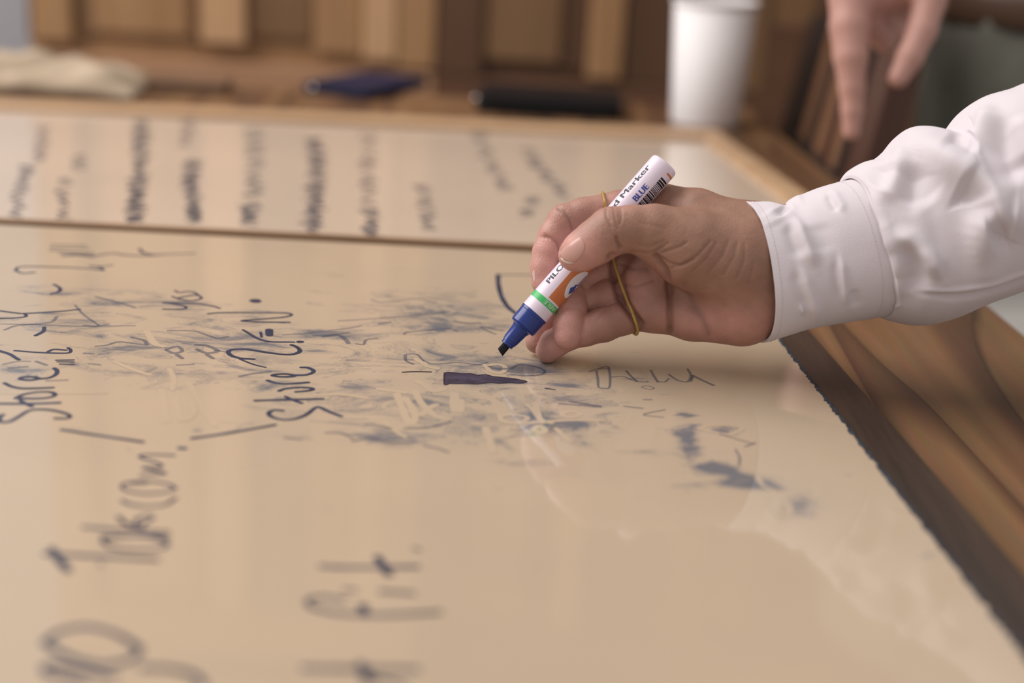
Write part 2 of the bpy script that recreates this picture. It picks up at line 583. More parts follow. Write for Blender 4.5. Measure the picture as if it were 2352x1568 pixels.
ink('handwriting', [
    [(1885, 1228), (1830, 1225), (1795, 1240), (1800, 1262), (1850, 1282), (1920, 1289), (1990, 1277), (2050, 1250), (2085, 1222), (2110, 1206), (2135, 1207), (2200, 1237), (2275, 1266)],
    [2.6, (1705, 1162), (1850, 1157), (2150, 1150)], [(1905, 1135), (1955, 1158), (2010, 1178)],
    [(1862, 1097), (1900, 1083), (1990, 1074), (2070, 1077), (2085, 1088), (2040, 1098), (1975, 1103)],
    [(1785, 1027), (1830, 1042), (1900, 1050), (1980, 1046), (2055, 1040)],
    [(1970, 992), (1900, 984), (1830, 988), (1820, 996), (1880, 1003), (1955, 1000), (1975, 992), (2040, 990), (2085, 975), (2088, 958), (2050, 942), (2010, 940)]],
    c6, mat_ink, board, 'blue handwritten word Store to the left of the hand')
ink('handwriting', [
    [2.6, (1690, 885), (1610, 880), (1545, 862), (1522, 835), (1560, 820), (1650, 820), (1790, 842), (1900, 854), (1965, 850), (2000, 832), (1985, 808), (1945, 790)],
    [4, (1998, 770), (2006, 770)],
    [4.5, (1795, 690), (1797, 725)], [1.6, (1738, 705), (1745, 738)],
    [2, (1390, 582), (1480, 575), (1700, 575), (1890, 577), (1945, 588), (1900, 604), (1750, 618), (1615, 628), (1700, 636), (1930, 640)],
    [7, (1700, 495), (1708, 499)],
    [2, (1620, 690), (1760, 762), (1960, 772)], [1.5, (1600, 885), (1690, 920), (1770, 940)]],
    c6, mat_ink, board, 'blue handwritten figure 2 and letter N')
ink('handwriting', [
    [(370, 1280), (440, 1280), (468, 1268), (440, 1248), (350, 1226), (250, 1220), (185, 1232), (125, 1268), (70, 1298), (20, 1306), (-5, 1290), (5, 1265), (20, 1256)],
    [2.6, (-60, 1182), (200, 1182), (395, 1176)], [(135, 1160), (175, 1183), (212, 1200)],
    [(105, 1145), (160, 1120), (250, 1105), (335, 1105), (368, 1120), (340, 1138), (250, 1148), (105, 1145)],
    [(30, 1045), (80, 1068), (150, 1080), (250, 1079), (350, 1075)],
    [(262, 1013), (220, 1003), (150, 1006), (135, 1018), (200, 1025), (262, 1016), (325, 1010), (372, 988), (380, 962), (362, 946)]],
    c6, mat_ink, board, 'blue handwritten word Store at the left edge')
ink('handwriting', [
    [2, (100, 828), (250, 840), (440, 845), (472, 828), (455, 810)], [2, (320, 835), (360, 820), (440, 825)],
    [(-20, 826), (60, 850), (110, 880), (125, 888)],
    [1.5, (375, 892), (490, 890)], [1.5, (385, 903), (490, 903)], [1.5, (400, 918), (492, 920)]],
    c6, mat_ink, board, 'blue handwritten numeral 1 at the left edge')
ink('handwriting', [[(295, 672), (288, 700), (238, 727)]], c6, mat_ink, board, 'short blue dash at the left edge')
ink('handwriting', [
    [2, (-20, 560), (100, 576), (170, 580), (400, 566), (530, 552)], [2, (-20, 614), (100, 610), (172, 600), (165, 582)]],
    c6, mat_ink, board, 'long blue handwritten hook at the left edge')
ink('handwriting', [[(360, 387), (398, 410), (394, 434), (342, 450)]], c6, mat_ink, board, 'blue comma shaped stroke')
ink('handwriting', [
    [2, (100, 292), (150, 268), (400, 272), (600, 282), (690, 292), (655, 268), (600, 262)], [2, (100, 292), (150, 312), (230, 306)], [1.5, (650, 270), (750, 258)]],
    c6, mat_ink, board, 'blurred blue hook with curled ends')
ink('handwriting', [
    [1.6, (340, 122), (570, 128)], [1.6, (335, 142), (590, 146)], [1.8, (335, 160), (500, 172), (620, 178)], [1.8, (400, 182), (620, 190)], [2, (420, 198), (520, 192), (625, 205)],
    [2, (640, 195), (750, 180), (830, 190), (960, 196), (1100, 186)], [2.4, (930, 150), (960, 178), (1040, 192)], [1.6, (1100, 186), (1300, 180)]],
    c6, mat_ink, board, 'faint blue handwriting near the gap between the boards')
ink('handwriting', [
    [1.8, (1090, 550), (1200, 552), (1242, 541), (1210, 526), (1085, 508), (1200, 514), (1330, 518), (1420, 532), (1465, 546)],
    [1.8, (1150, 468), (1200, 485), (1280, 496), (1340, 482), (1335, 466), (1290, 458), (1180, 478)],
    [1.8, (1165, 428), (1200, 441), (1250, 434), (1295, 440), (1325, 460)]], c6, mat_ink, board, 'small blue handwritten word yes')
ink('handwriting', [[2.4, (412, 1356), (600, 1385), (952, 1437)], [2.4, (1282, 1413), (1500, 1382), (1832, 1324)], [3, (1200, 1478), (1230, 1480)]],
    c6, mat_ink, board, 'two blue lines meeting in a wide open V')
ink('handwriting', [
    [2.4, (855, 98), (760, 94), (690, 98), (700, 112), (760, 130), (795, 148), (770, 158), (700, 158), (740, 168), (815, 186), (760, 190), (690, 195)],
    [2.4, (860, 262), (800, 280), (700, 285), (615, 268), (600, 245), (640, 230), (740, 225), (830, 240), (862, 262)], [2, (640, 236), (720, 234)],
    [2.6, (598, 320), (640, 338), (720, 349), (810, 340), (862, 308)],
    [3, (410, 450), (550, 460), (825, 475)], [3.2, (580, 400), (630, 440), (700, 452)], [2.4, (660, 445), (680, 405), (740, 390)], [2.2, (685, 450), (720, 425), (755, 402)],
    [2.8, (500, 498), (600, 494), (740, 500), (822, 530), (780, 556), (650, 562), (545, 548), (505, 515), (560, 500), (740, 492), (825, 500)],
    [4.6, (255, 558), (290, 610), (335, 662)], [3.4, (222, 582), (400, 590), (770, 610)], [1.5, (490, 625), (498, 640)]],
    c7, mat_ink, board, 'blue handwritten word Takcom in the foreground')
ink('handwriting', [
    [3.2, (1690, 808), (1600, 793), (1530, 800), (1510, 825), (1560, 853), (1700, 877), (1900, 882), (2160, 868)], [5, (1778, 838), (1795, 880)],
    [2.4, (1690, 755), (1750, 762)], [3.2, (1870, 765), (2030, 775)],
    [3.4, (1575, 642), (1700, 648), (2050, 645)], [5, (1855, 598), (1880, 640), (1908, 680)], [2, (2030, 553), (2062, 562)]],
    c7, mat_ink, board, 'blurred blue handwritten word fit in the foreground')
ink('handwriting', [
    [3.4, (1490, 1142), (1700, 1145), (2050, 1148)], [5.5, (1772, 1128), (1790, 1165), (1815, 1205)], [3.2, (1800, 1190), (1900, 1205), (1990, 1240)]],
    c7, mat_ink, board, 'blue handwritten letter t cut by the lower frame edge')
ink('handwriting', [
    [4, (220, 1015), (290, 965), (420, 940), (560, 970), (665, 1030), (682, 1060), (640, 1100), (510, 1130), (360, 1095), (245, 1035), (220, 1012)],
    [4, (560, 1190), (400, 1150), (235, 1130), (235, 1170), (320, 1190), (420, 1230)], [4, (700, 1140), (850, 1148), (960, 1180), (1000, 1230)]],
    c7, mat_ink, board, 'large blurred blue handwritten letters in the lower left corner')
ink('handwriting', [
    [3.2, (1548, 222), (1552, 300), (1578, 390), (1625, 460), (1675, 500)], [1.6, (1555, 225), (1650, 222), (1800, 226), (1960, 240)]],
    c2, mat_ink, board, 'blue angular stroke ending behind the marker')
# the freshly inked bar below the marker
bar = [(1163, 930), (1190, 925), (1230, 928), (1290, 935), (1350, 934), (1400, 945), (1460, 942), (1510, 955), (1560, 960), (1640, 968), (1700, 978), (1755, 992),
       (1700, 1003), (1640, 1000), (1560, 1004), (1480, 1000), (1400, 1010), (1330, 1006), (1250, 1008), (1200, 1006), (1165, 1015), (1160, 975)]
BP = [on_z(*c2(x + rng.normal(0, 2.5), y + rng.normal(0, 1.2))) for x, y in bar]
bm = bmesh.new()
bm.faces.new([bm.verts.new((p[0], p[1], ZT + 0.00014)) for p in BP])
bmesh.ops.triangulate(bm, faces=bm.faces)
bmesh.ops.recalc_face_normals(bm, faces=bm.faces)
tag(link('ink_bar', mesh_bm('ink_bar', bm), mat_ink2, board), 'solid dark violet bar of ink below the marker tip')
mat_ink2e = plain('violet_ink_rim', (0.02, 0.015, 0.03), 0.35, 0.4)
ink('ink_bar_outline', [[0.9] + [c for c in bar] + [bar[0]]], c2, mat_ink2e, board, None, ZT + 0.0002)
ink('handwriting', [[1.4, (862, 924), (950, 920), (1065, 922)]], c2, mat_ink2e, board, 'thin dark dash left of the ink bar')
ink('handwriting', [[1.2, (1890, 1040), (1955, 1050)]], c2, mat_ink2e, board, 'thin dark dash right of the ink bar')
# faded, half wiped writing
ink('faded_writing', [
    [1.5, (690, 225), (700, 290), (705, 340), (745, 350), (785, 335), (775, 200), (700, 210)], [1.2, (640, 230), (690, 215), (780, 205)],
    [1.6, (905, 225), (940, 265), (980, 300)], [1.1, (800, 270), (880, 265), (960, 295), (1040, 305), (1060, 300)],
    [1.6, (1080, 220), (1105, 265), (1130, 305)], [1.2, (1130, 300), (1180, 305), (1210, 280)], [1.6, (1210, 250), (1260, 285), (1310, 302), (1350, 300), (1370, 260), (1345, 210)],
    [2.2, (1390, 262), (1450, 292), (1530, 328)], [1.4, (1385, 258), (1370, 300)],
    [0.9, (1015, 340), (1050, 332), (1105, 348), (1070, 358), (1015, 345)], [1.4, (1030, 432), (1085, 432)],
    [1.4, (420, 460), (530, 470), (720, 485)], [2.2, (500, 445), (620, 465), (715, 480)], [1.5, (890, 480), (1020, 495)],
    [1.2, (1580, 680), (1800, 745), (1825, 745), (1760, 770)], [1.2, (1690, 790), (1720, 850), (1715, 910)], [1.2, (1180, 505), (1030, 540), (1170, 560)]],
    c3, mat_inkpale, board, 'faded half wiped letters to the right of the ink bar')
ink('faded_writing', [
    [1.8, (215, 660), (330, 655), (470, 640)], [3, (290, 668), (400, 660), (450, 690), (470, 715)], [1.5, (0, 655), (200, 640), (480, 605), (560, 590)],
    [1.8, (530, 720), (580, 725), (600, 690), (680, 680)], [1.6, (640, 405), (700, 420), (830, 412), (960, 395), (1100, 425)],
    [1.6, (400, 555), (560, 545), (900, 520), (1190, 490)], [2.2, (690, 575), (770, 565)], [1.6, (870, 650), (900, 635), (1040, 622), (1190, 612), (1260, 630)],
    [2.4, (1240, 560), (1330, 572), (1415, 570)], [1.6, (1420, 600), (1500, 640), (1530, 650)], [1.6, (1430, 595), (1580, 625)],
    [2, (880, 800), (885, 840), (935, 865)], [1.4, (890, 795), (960, 795), (1010, 840)], [1.4, (1010, 840), (1090, 865), (1250, 855), (1400, 868), (1470, 855)],
    [3, (1490, 885), (1560, 900), (1600, 900)], [1.8, (1640, 940), (1750, 950), (1860, 940), (1880, 910), (1800, 880), (1700, 870), (1640, 900)],
    [1.6, (310, 1360), (420, 1365), (500, 1400)], [1.6, (590, 1300), (700, 1310), (780, 1330)], [2, (500, 1420), (640, 1400), (760, 1430), (940, 1430)],
    [1.6, (1020, 1455), (1100, 1470), (1190, 1500)], [2, (880, 1330), (1050, 1320), (1200, 1285)]],
    c2, mat_inkpale, board, 'faded blue scrawl left of the marker')
ink('faded_writing', [
    [2, (560, 660), (640, 665), (720, 655)], [1.6, (500, 525), (560, 590), (660, 660)], [1.4, (0, 650), (250, 655), (560, 665), (900, 662)],
    [2, (640, 800), (720, 790), (800, 770), (960, 790)], [2.2, (880, 740), (960, 760), (980, 790)], [2.4, (1110, 820), (1180, 800), (1215, 830), (1160, 845), (1110, 825)],
    [2.6, (1180, 855), (1215, 880)], [3, (1310, 790), (1380, 795), (1450, 830), (1380, 845), (1315, 820)], [2.6, (1380, 855), (1420, 880)],
    [1.6, (1440, 825), (1520, 840)], [1.8, (1120, 695), (1300, 700), (1440, 745), (1520, 735)], [1.6, (590, 915), (665, 922)], [1.6, (1180, 925), (1290, 920)],
    [1.6, (20, 920), (120, 900), (200, 900)], [2, (60, 945), (180, 935)], [2, (240, 900), (310, 925)], [1.6, (310, 1030), (450, 1025)], [2.2, (640, 470), (760, 500), (900, 540)],
    [2, (30, 690), (120, 660), (330, 640), (380, 600)], [2.2, (1600, 1000), (1700, 980), (1800, 970)], [1.8, (1900, 1410), (2010, 1420)], [1.6, (560, 845), (620, 848)]],
    c6, mat_inkpale, board, 'faded blue scrawl between the two handwritten words')
# strokes where a finger or cloth has wiped the ink film clean
ink('wiped_stroke', [
    [4, (820, 1080), (850, 1160), (890, 1260), (920, 1300), (950, 1260), (940, 1200), (880, 1110)], [4.5, (970, 990), (1030, 1020), (1080, 1060), (1150, 1045)],
    [4, (950, 1060), (1000, 1150), (1100, 1240), (1190, 1260)], [5, (1235, 1080), (1240, 1190), (1270, 1200), (1275, 1130)], [4, (1000, 1230), (1060, 1180), (1100, 1160)],
    [3.5, (690, 1045), (800, 1060), (880, 1070)], [3, (230, 1090), (420, 1085), (600, 1110)], [4, (1460, 1330), (1490, 1420), (1510, 1500)],
    [3, (1450, 870), (1500, 920), (1570, 930), (1600, 890), (1540, 868), (1460, 880)], [3, (1560, 1240), (1650, 1230), (1760, 1250), (1700, 1290), (1590, 1280), (1560, 1245)],
    [3.5, (960, 830), (1040, 880), (1110, 900)], [3, (730, 1280), (800, 1340), (880, 1390)], [3.5, (1820, 1150), (1850, 1260), (1930, 1290)]],
    c2, mat_clean, board, 'pale strokes wiped through the blue ink film', ZT + 0.00008)
ink('wiped_stroke', [
    [3, (440, 530), (520, 515), (570, 540), (500, 560), (440, 540)], [3, (0, 580), (120, 605), (260, 595), (480, 580), (730, 580)], [3.5, (240, 640), (280, 620), (320, 655), (280, 675), (245, 650)],
    [3, (400, 640), (450, 690), (500, 730)], [3, (300, 600), (230, 500), (190, 470)], [2.6, (1430, 640), (1500, 620), (1640, 615), (1740, 640), (1650, 680), (1520, 665), (1430, 640)],
    [2.6, (1850, 990), (1890, 1050), (1990, 1090)], [3, (1990, 1200), (2060, 1180), (2080, 1250), (2010, 1260), (1990, 1210)]],
    c3, mat_clean, board, 'pale looping strokes wiped through the ink film', ZT + 0.00008)
ink('wiped_stroke', [
    [4, (1075, 1090), (1095, 1200), (1110, 1300)], [3, (1130, 950), (1160, 1020), (1150, 1090)], [3, (0, 1110), (300, 1112), (700, 1110)], [4, (980, 700), (1030, 780), (1090, 800)],
    [3, (1260, 1040), (1320, 1150), (1360, 1230), (1440, 1330)], [3, (760, 900), (900, 960), (1000, 990)], [3.5, (1170, 1150), (1210, 1290), (1290, 1250), (1280, 1180)]],
    c6, mat_clean, board, 'pale wiped strokes between the two handwritten words', ZT + 0.00008)

# ---- far board with wooden rails
fNR, fFR = on_z(1990, 603), on_z(1621, 325)
fFLd = on_z(0, 253)
dF = (fFLd - fFR) / np.linalg.norm(fFLd - fFR)
dGd = dG
n0 = on_z(0, 506)
n1 = on_z(1220, 567)
dN = (n0 - n1) / np.linalg.norm(n0 - n1)
dFR = (fNR - fFR) / np.linalg.norm(fNR - fFR)
fNR = meet(fFR, dFR, n1, dN)
fFL, fNL = fFR + dF * 1.15, fNR + dN * 1.35
far = empty('framed_board', tuple(map(float, fFR)))
tag(far, 'far cream board in a pale wooden frame with columns of blurred writing', 'board')
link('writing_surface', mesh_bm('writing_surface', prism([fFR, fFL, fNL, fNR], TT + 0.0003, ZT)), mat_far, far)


def rail(name, p, q, off, wdt, z1, mat):
    d = (q - p) / np.linalg.norm(q - p)
    poly = [p, q, q + off * wdt, p + off * wdt]
    return link(name, mesh_bm(name, prism(poly, TT + 0.0003, z1, 0.0012)), mat, far)


perp_out_far = np.array([-dF[1], dF[0], 0.0])
perp_out_far *= np.sign(perp_out_far[1])
perp_r = np.array([-dFR[1], dFR[0], 0.0])
perp_r *= np.sign(perp_r[0])
rail('far_rail', fFR + perp_r * 0.022, fFL, perp_out_far, 0.045, ZT + 0.005, mat_rail)
rail('side_rail', fFR + perp_out_far * 0.0, fNR, perp_r, 0.022, ZT + 0.006, mat_rail)
perp_n = -np.array([-dN[1], dN[0], 0.0]) * np.sign(dN[0] * -1 if False else 1)
perp_n = np.array([-dN[1], dN[0], 0.0])
if perp_n[1] > 0: perp_n = -perp_n
rail('near_rail', fNR + perp_r * 0.022, fNL, perp_n, 0.0085, ZT + 0.0022, mat_rail_d)


def scribble_col(pts, wd=3.0, amp=14.0, pitch=7.0, seed=0):
    """a line of cursive along a path in the photograph"""
    r = np.random.default_rng(seed)
    P = catmull(pts, 40)
    L = np.linalg.norm(np.diff(P, axis=0), axis=1).sum()
    out, cur = [], []
    n = int(L / pitch * 2)
    for i in range(n + 1):
        p = P[min(39, int(i / max(1, n) * 39))]
        if r.random() < 0.10 and len(cur) > 3:
            out.append([wd] + cur); cur = []
            continue
        x = p[0] + (amp if i % 2 else -amp) * r.uniform(0.35, 1.1)
        cur.append((x, p[1] + r.normal(0, 1.5)))
    if len(cur) > 2: out.append([wd] + cur)
    return out


cols = [([(100, 290), (88, 372)], 16), ([(62, 380), (50, 425), (35, 500)], 14), ([(190, 355), (172, 400)], 14), ([(146, 410), (146, 505)], 14),
        ([(325, 278), (322, 350), (315, 440), (308, 512)], 20), ([(432, 270), (420, 350)], 14), ([(443, 370), (438, 440), (450, 512)], 18),
        ([(582, 300), (588, 400), (570, 520)], 18), ([(722, 320), (728, 420), (715, 535)], 22), ([(850, 305), (845, 420), (855, 545)], 18),
        ([(968, 425), (975, 480), (990, 545)], 16), ([(1098, 300), (1125, 370), (1165, 440)], 16), ([(1205, 340), (1245, 390), (1300, 455)], 16),
        ([(1230, 450), (1205, 500)], 16), ([(560, 470), (575, 505)], 12), ([(855, 480), (850, 545)], 12)]
for i, (pts, amp) in enumerate(cols):
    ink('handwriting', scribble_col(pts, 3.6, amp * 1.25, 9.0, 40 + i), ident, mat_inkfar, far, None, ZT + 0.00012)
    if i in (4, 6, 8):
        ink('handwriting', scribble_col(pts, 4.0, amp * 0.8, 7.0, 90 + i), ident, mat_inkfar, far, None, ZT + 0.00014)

# ------------------------------------------------------------------ signed-distance modelling of hands
DT = depth_on_z(1258, 834) * 1000.0      # depth (mm) of the spot where the little finger rests
D0 = DT - 15.0


def J(px, py, dz, r=None):
    dep = D0 + dz
    p = ((px - CX) / F * dep, -(py - CY) / F * dep, dep)
    return p if r is None else (np.array(p), r)


def JD(D):
    def g(px, py, dz, r):
        dep = D + dz
        return (np.array(((px - CX) / F * dep, -(py - CY) / F * dep, dep)), r)
    return g


def cam2world(P):
    P = np.asarray(P) * 0.001
    return CAM + P[..., 0:1] * RGT + P[..., 1:2] * UPV + P[..., 2:3] * FWD


def d_cone(P, a, b, r1, r2):
    ba = b - a
    l2 = float(ba @ ba)
    rr = r1 - r2
    a2 = l2 - rr * rr
    il2 = 1.0 / l2
    pa = P - a
    y = pa @ ba
    z = y - l2
    q = pa * l2 - y[:, None] * ba
    x2 = np.einsum('ij,ij->i', q, q)
    y2 = y * y * l2
    z2 = z * z * l2
    k = np.sign(rr) * rr * rr * x2
    d = (np.sqrt(np.maximum(x2 * a2 * il2, 0)) + y * rr) * il2 - r1
    c1 = np.sign(z) * a2 * z2 > k
    c2_ = np.sign(y) * a2 * y2 < k
    d = np.where(c2_, np.sqrt(x2 + y2) * il2 - r1, d)
    d = np.where(c1, np.sqrt(x2 + z2) * il2 - r2, d)
    return d


def smin(a, b, k):
    h = np.maximum(k - np.abs(a - b), 0.0) / k
    return np.minimum(a, b) - h * h * k * 0.25


class Body:
    def __init__(self, palm, fingers, kp=9.0, kf=2.5, kj=7.0):
        self.palm, self.fingers, self.kp, self.kf, self.kj = palm, fingers, kp, kf, kj

    @staticmethod
    def chain(P, ch, k):
        d = None
        if len(ch) == 1:
            return np.linalg.norm(P - ch[0][0], axis=1) - ch[0][1]
        for (a, ra), (b, rb) in zip(ch[:-1], ch[1:]):
            e = d_cone(P, a, b, ra, rb)
            d = e if d is None else smin(d, e, k)
        return d

    def __call__(self, P):
        out = np.empty(len(P))
        for s in range(0, len(P), 200000):
            Q = P[s:s + 200000]
            d = None
            for ch in self.palm:
                e = self.chain(Q, ch, 3.0)
                d = e if d is None else smin(d, e, self.kp)
            res = d
            for f in self.fingers:
                kj = self.kj
                if isinstance(f, dict):
                    kj, f = f['k'], f['c']
                e = self.chain(Q, f, self.kf)
                res = np.minimum(res, smin(d, e, kj)) if res is not d else smin(d, e, kj)
            out[s:s + 200000] = res
        return out

    def grad(self, P, e=0.25):
        g = np.stack([self(P + np.eye(3)[i] * e) - self(P - np.eye(3)[i] * e) for i in range(3)], -1)
        return g / (np.linalg.norm(g, axis=1)[:, None] + 1e-9)

    def bounds(self, pad=4):
        pts = []
        for ch in list(self.palm) + [f['c'] if isinstance(f, dict) else f for f in self.fingers]:
            for p, r in ch:
                pts += [p - r - pad, p + r + pad]
        pts = np.array(pts)
        return pts.min(0), pts.max(0)

    def mesh(self, h):
        lo, hi = self.bounds()
        B = 8
        n = (np.ceil((hi - lo) / h / B).astype(int)) * B
        nb = n // B
        # coarse pass on block centres
        I = np.stack(np.meshgrid(*[np.arange(k) for k in nb], indexing='ij'), -1).reshape(-1, 3)
        cen = lo + (I * B + (B - 1) / 2) * h
        dc = self(cen)
        act = np.abs(dc) < h * B * 0.90 + 1.0
        D = np.repeat(np.repeat(np.repeat(dc.reshape(nb), B, 0), B, 1), B, 2).astype(np.float32)
        off = np.stack(np.meshgrid(*[np.arange(B)] * 3, indexing='ij'), -1).reshape(-1, 3)
        IA = I[act]
        idx = (IA[:, None, :] * B + off[None]).reshape(-1, 3)
        D[idx[:, 0], idx[:, 1], idx[:, 2]] = self(lo + idx * h)
        # surface nets
        sgn = D < 0
        c = np.zeros(tuple(n - 1), np.int8)
        for dx in (0, 1):
            for dy in (0, 1):
                for dz in (0, 1):
                    c += sgn[dx:n[0] - 1 + dx, dy:n[1] - 1 + dy, dz:n[2] - 1 + dz]
        cell = np.argwhere((c > 0) & (c < 8))
        vid = np.full(tuple(n - 1), -1, np.int64)
        vid[cell[:, 0], cell[:, 1], cell[:, 2]] = np.arange(len(cell))
        acc = np.zeros((len(cell), 3)); cnt = np.zeros(len(cell))
        cor = [(x, y, z) for x in (0, 1) for y in (0, 1) for z in (0, 1)]
        for i, p in enumerate(cor):
            for q in cor[i + 1:]:
                if sum(abs(u - v) for u, v in zip(p, q)) != 1: continue
                a = D[cell[:, 0] + p[0], cell[:, 1] + p[1], cell[:, 2] + p[2]].astype(float)
                b = D[cell[:, 0] + q[0], cell[:, 1] + q[1], cell[:, 2] + q[2]].astype(float)
                m = (a < 0) != (b < 0)
                t = np.where(m, a / np.where(m, a - b, 1), 0)
                acc[m] += (np.array(p) + t[:, None] * (np.array(q) - np.array(p)))[m]
                cnt[m] += 1
        V = lo + (cell + acc / cnt[:, None]) * h
        faces = []
        for ax in range(3):
            o1, o2 = [(1, 2), (2, 0), (0, 1)][ax]
            sl0 = [slice(None)] * 3; sl1 = [slice(None)] * 3
            sl0[ax] = slice(0, -1); sl1[ax] = slice(1, None)
            A, Bq = sgn[tuple(sl0)], sgn[tuple(sl1)]
            E = np.argwhere(A != Bq)
            ok = (E[:, o1] > 0) & (E[:, o2] > 0) & (E[:, o1] < n[o1] - 1) & (E[:, o2] < n[o2] - 1)
            E = E[ok]
            def gid(d1, d2):
                q = E.copy(); q[:, o1] += d1; q[:, o2] += d2
                return vid[q[:, 0], q[:, 1], q[:, 2]]
            f = np.stack([gid(-1, -1), gid(0, -1), gid(0, 0), gid(-1, 0)], -1)
            fl = ~A[E[:, 0], E[:, 1], E[:, 2]]
            f[fl] = f[fl][:, ::-1]
            faces.append(f)
        Fq = np.vstack(faces)
        Fq = Fq[(Fq >= 0).all(1)]
        # camera axes (right, up, forward) are left-handed: flip
        return V, Fq[:, ::-1]

    def surf(self, px, py, near=-70.0, D=None):
        """march along the sight line to the skin; returns camera-space points (mm)"""
        px, py = np.atleast_1d(px).astype(float), np.atleast_1d(py).astype(float)
        D = D0 if D is None else D
        d = np.stack([(px - CX) / F, -(py - CY) / F, np.ones_like(px)], -1)
        t = np.full(len(px), D + near)
        for _ in range(90):
            t = t + self(d * t[:, None]) * 0.8
        return d * t[:, None]


def pxy(P):
    return CX + F * P[:, 0] / P[:, 2], CY - F * P[:, 1] / P[:, 2]


def dist_poly(x, y, pts):
    pts = np.asarray(pts, float)
    best = np.full(len(x), 1e9)
    for (ax, ay), (bx, by) in zip(pts[:-1], pts[1:]):
        dx, dy = bx - ax, by - ay
        t = np.clip(((x - ax) * dx + (y - ay) * dy) / (dx * dx + dy * dy + 1e-9), 0, 1)
        best = np.minimum(best, np.hypot(x - ax - t * dx, y - ay - t * dy))
    return best


palm = [
    [J(1505, 474, 22, 12.5), J(1600, 504, 17, 14.5), J(1720, 532, 8, 16)],          # back of the hand towards the index knuckle
    [J(1490, 560, 24, 13), J(1600, 585, 20, 15), J(1730, 600, 12, 18)],
    [J(1485, 640, 22, 12), J(1600, 660, 16, 15), J(1730, 650, 10, 20)],
    [J(1482, 706, 15, 11.5), J(1590, 722, 10, 14.5), J(1700, 722, 4, 17.5)],         # little-finger side and heel
    [J(1478, 640, 10, 9.5), J(1492, 712, 8, 11.0)],                                   # pads below the fingers
    [J(1492, 590, 14, 9), J(1478, 640, 10, 9.5)],
    [J(1510, 540, -14, 14.0), J(1585, 575, -12, 20), J(1680, 600, -6, 26)],          # ball of the thumb
    [J(1740, 582, 4, 27), J(1850, 570, 4, 25), J(1960, 550, 4, 25)],                  # wrist into the cuff
    [J(1730, 668, 4, 26), J(1850, 625, 4, 25), J(1960, 590, 4, 25)],
    [J(1545, 470, 12, 9), J(1600, 490, 6, 13), J(1660, 530, 2, 16)],                  # web between thumb and index
]
thumb = [J(1590, 566, -14, 19), J(1500, 531, -18, 13.9), J(1450, 525, -19.5, 12.4), J(1404, 531, -20, 12.9), J(1368, 556, -19.5, 12.0), J(1338, 575, -18.5, 10.7), J(1320, 586, -17.5, 8.9)]
index = [J(1505, 474, 22, 12.5), J(1420, 480, 19, 10.2), J(1340, 492, 17, 9.2), J(1296, 508, 16, 9.4), J(1272, 542, 15, 8.6), J(1259, 580, 14, 8.6), J(1252, 615, 12.5, 8.0), J(1249, 648, 11.5, 7.0)]
middle = [J(1490, 575, 22, 12), J(1400, 612, 19, 10), J(1330, 640, 18, 9.6), J(1318, 662, 16, 9.2), J(1312, 705, 10, 8.9), J(1307, 745, 5, 8.5), J(1304, 770, 3, 7.9)]
middle_base = [J(1378, 624, 17, 9.6), J(1330, 640, 17, 9.6)]
ring = [J(1482, 650, 18, 11), J(1396, 676, 16, 10.0), J(1340, 688, 18, 9.4), J(1290, 712, 21, 8.6), J(1250, 752, 23, 7.8), J(1233, 785, 24, 6.6)]
little = [J(1476, 708, 13, 11), J(1432, 728, 11, 9.8), J(1386, 745, 9.5, 9.6), J(1345, 758, 9, 8.7), J(1300, 772, 11, 8.1), J(1272, 790, 13, 7.8), J(1258, 806, 14.5, 6.9)]
hand = Body(palm, [{'k': 7, 'c': thumb}, {'k': 6, 'c': index}, {'k': 3.5, 'c': middle}, {'k': 3.0, 'c': ring}, {'k': 3.0, 'c': little}])

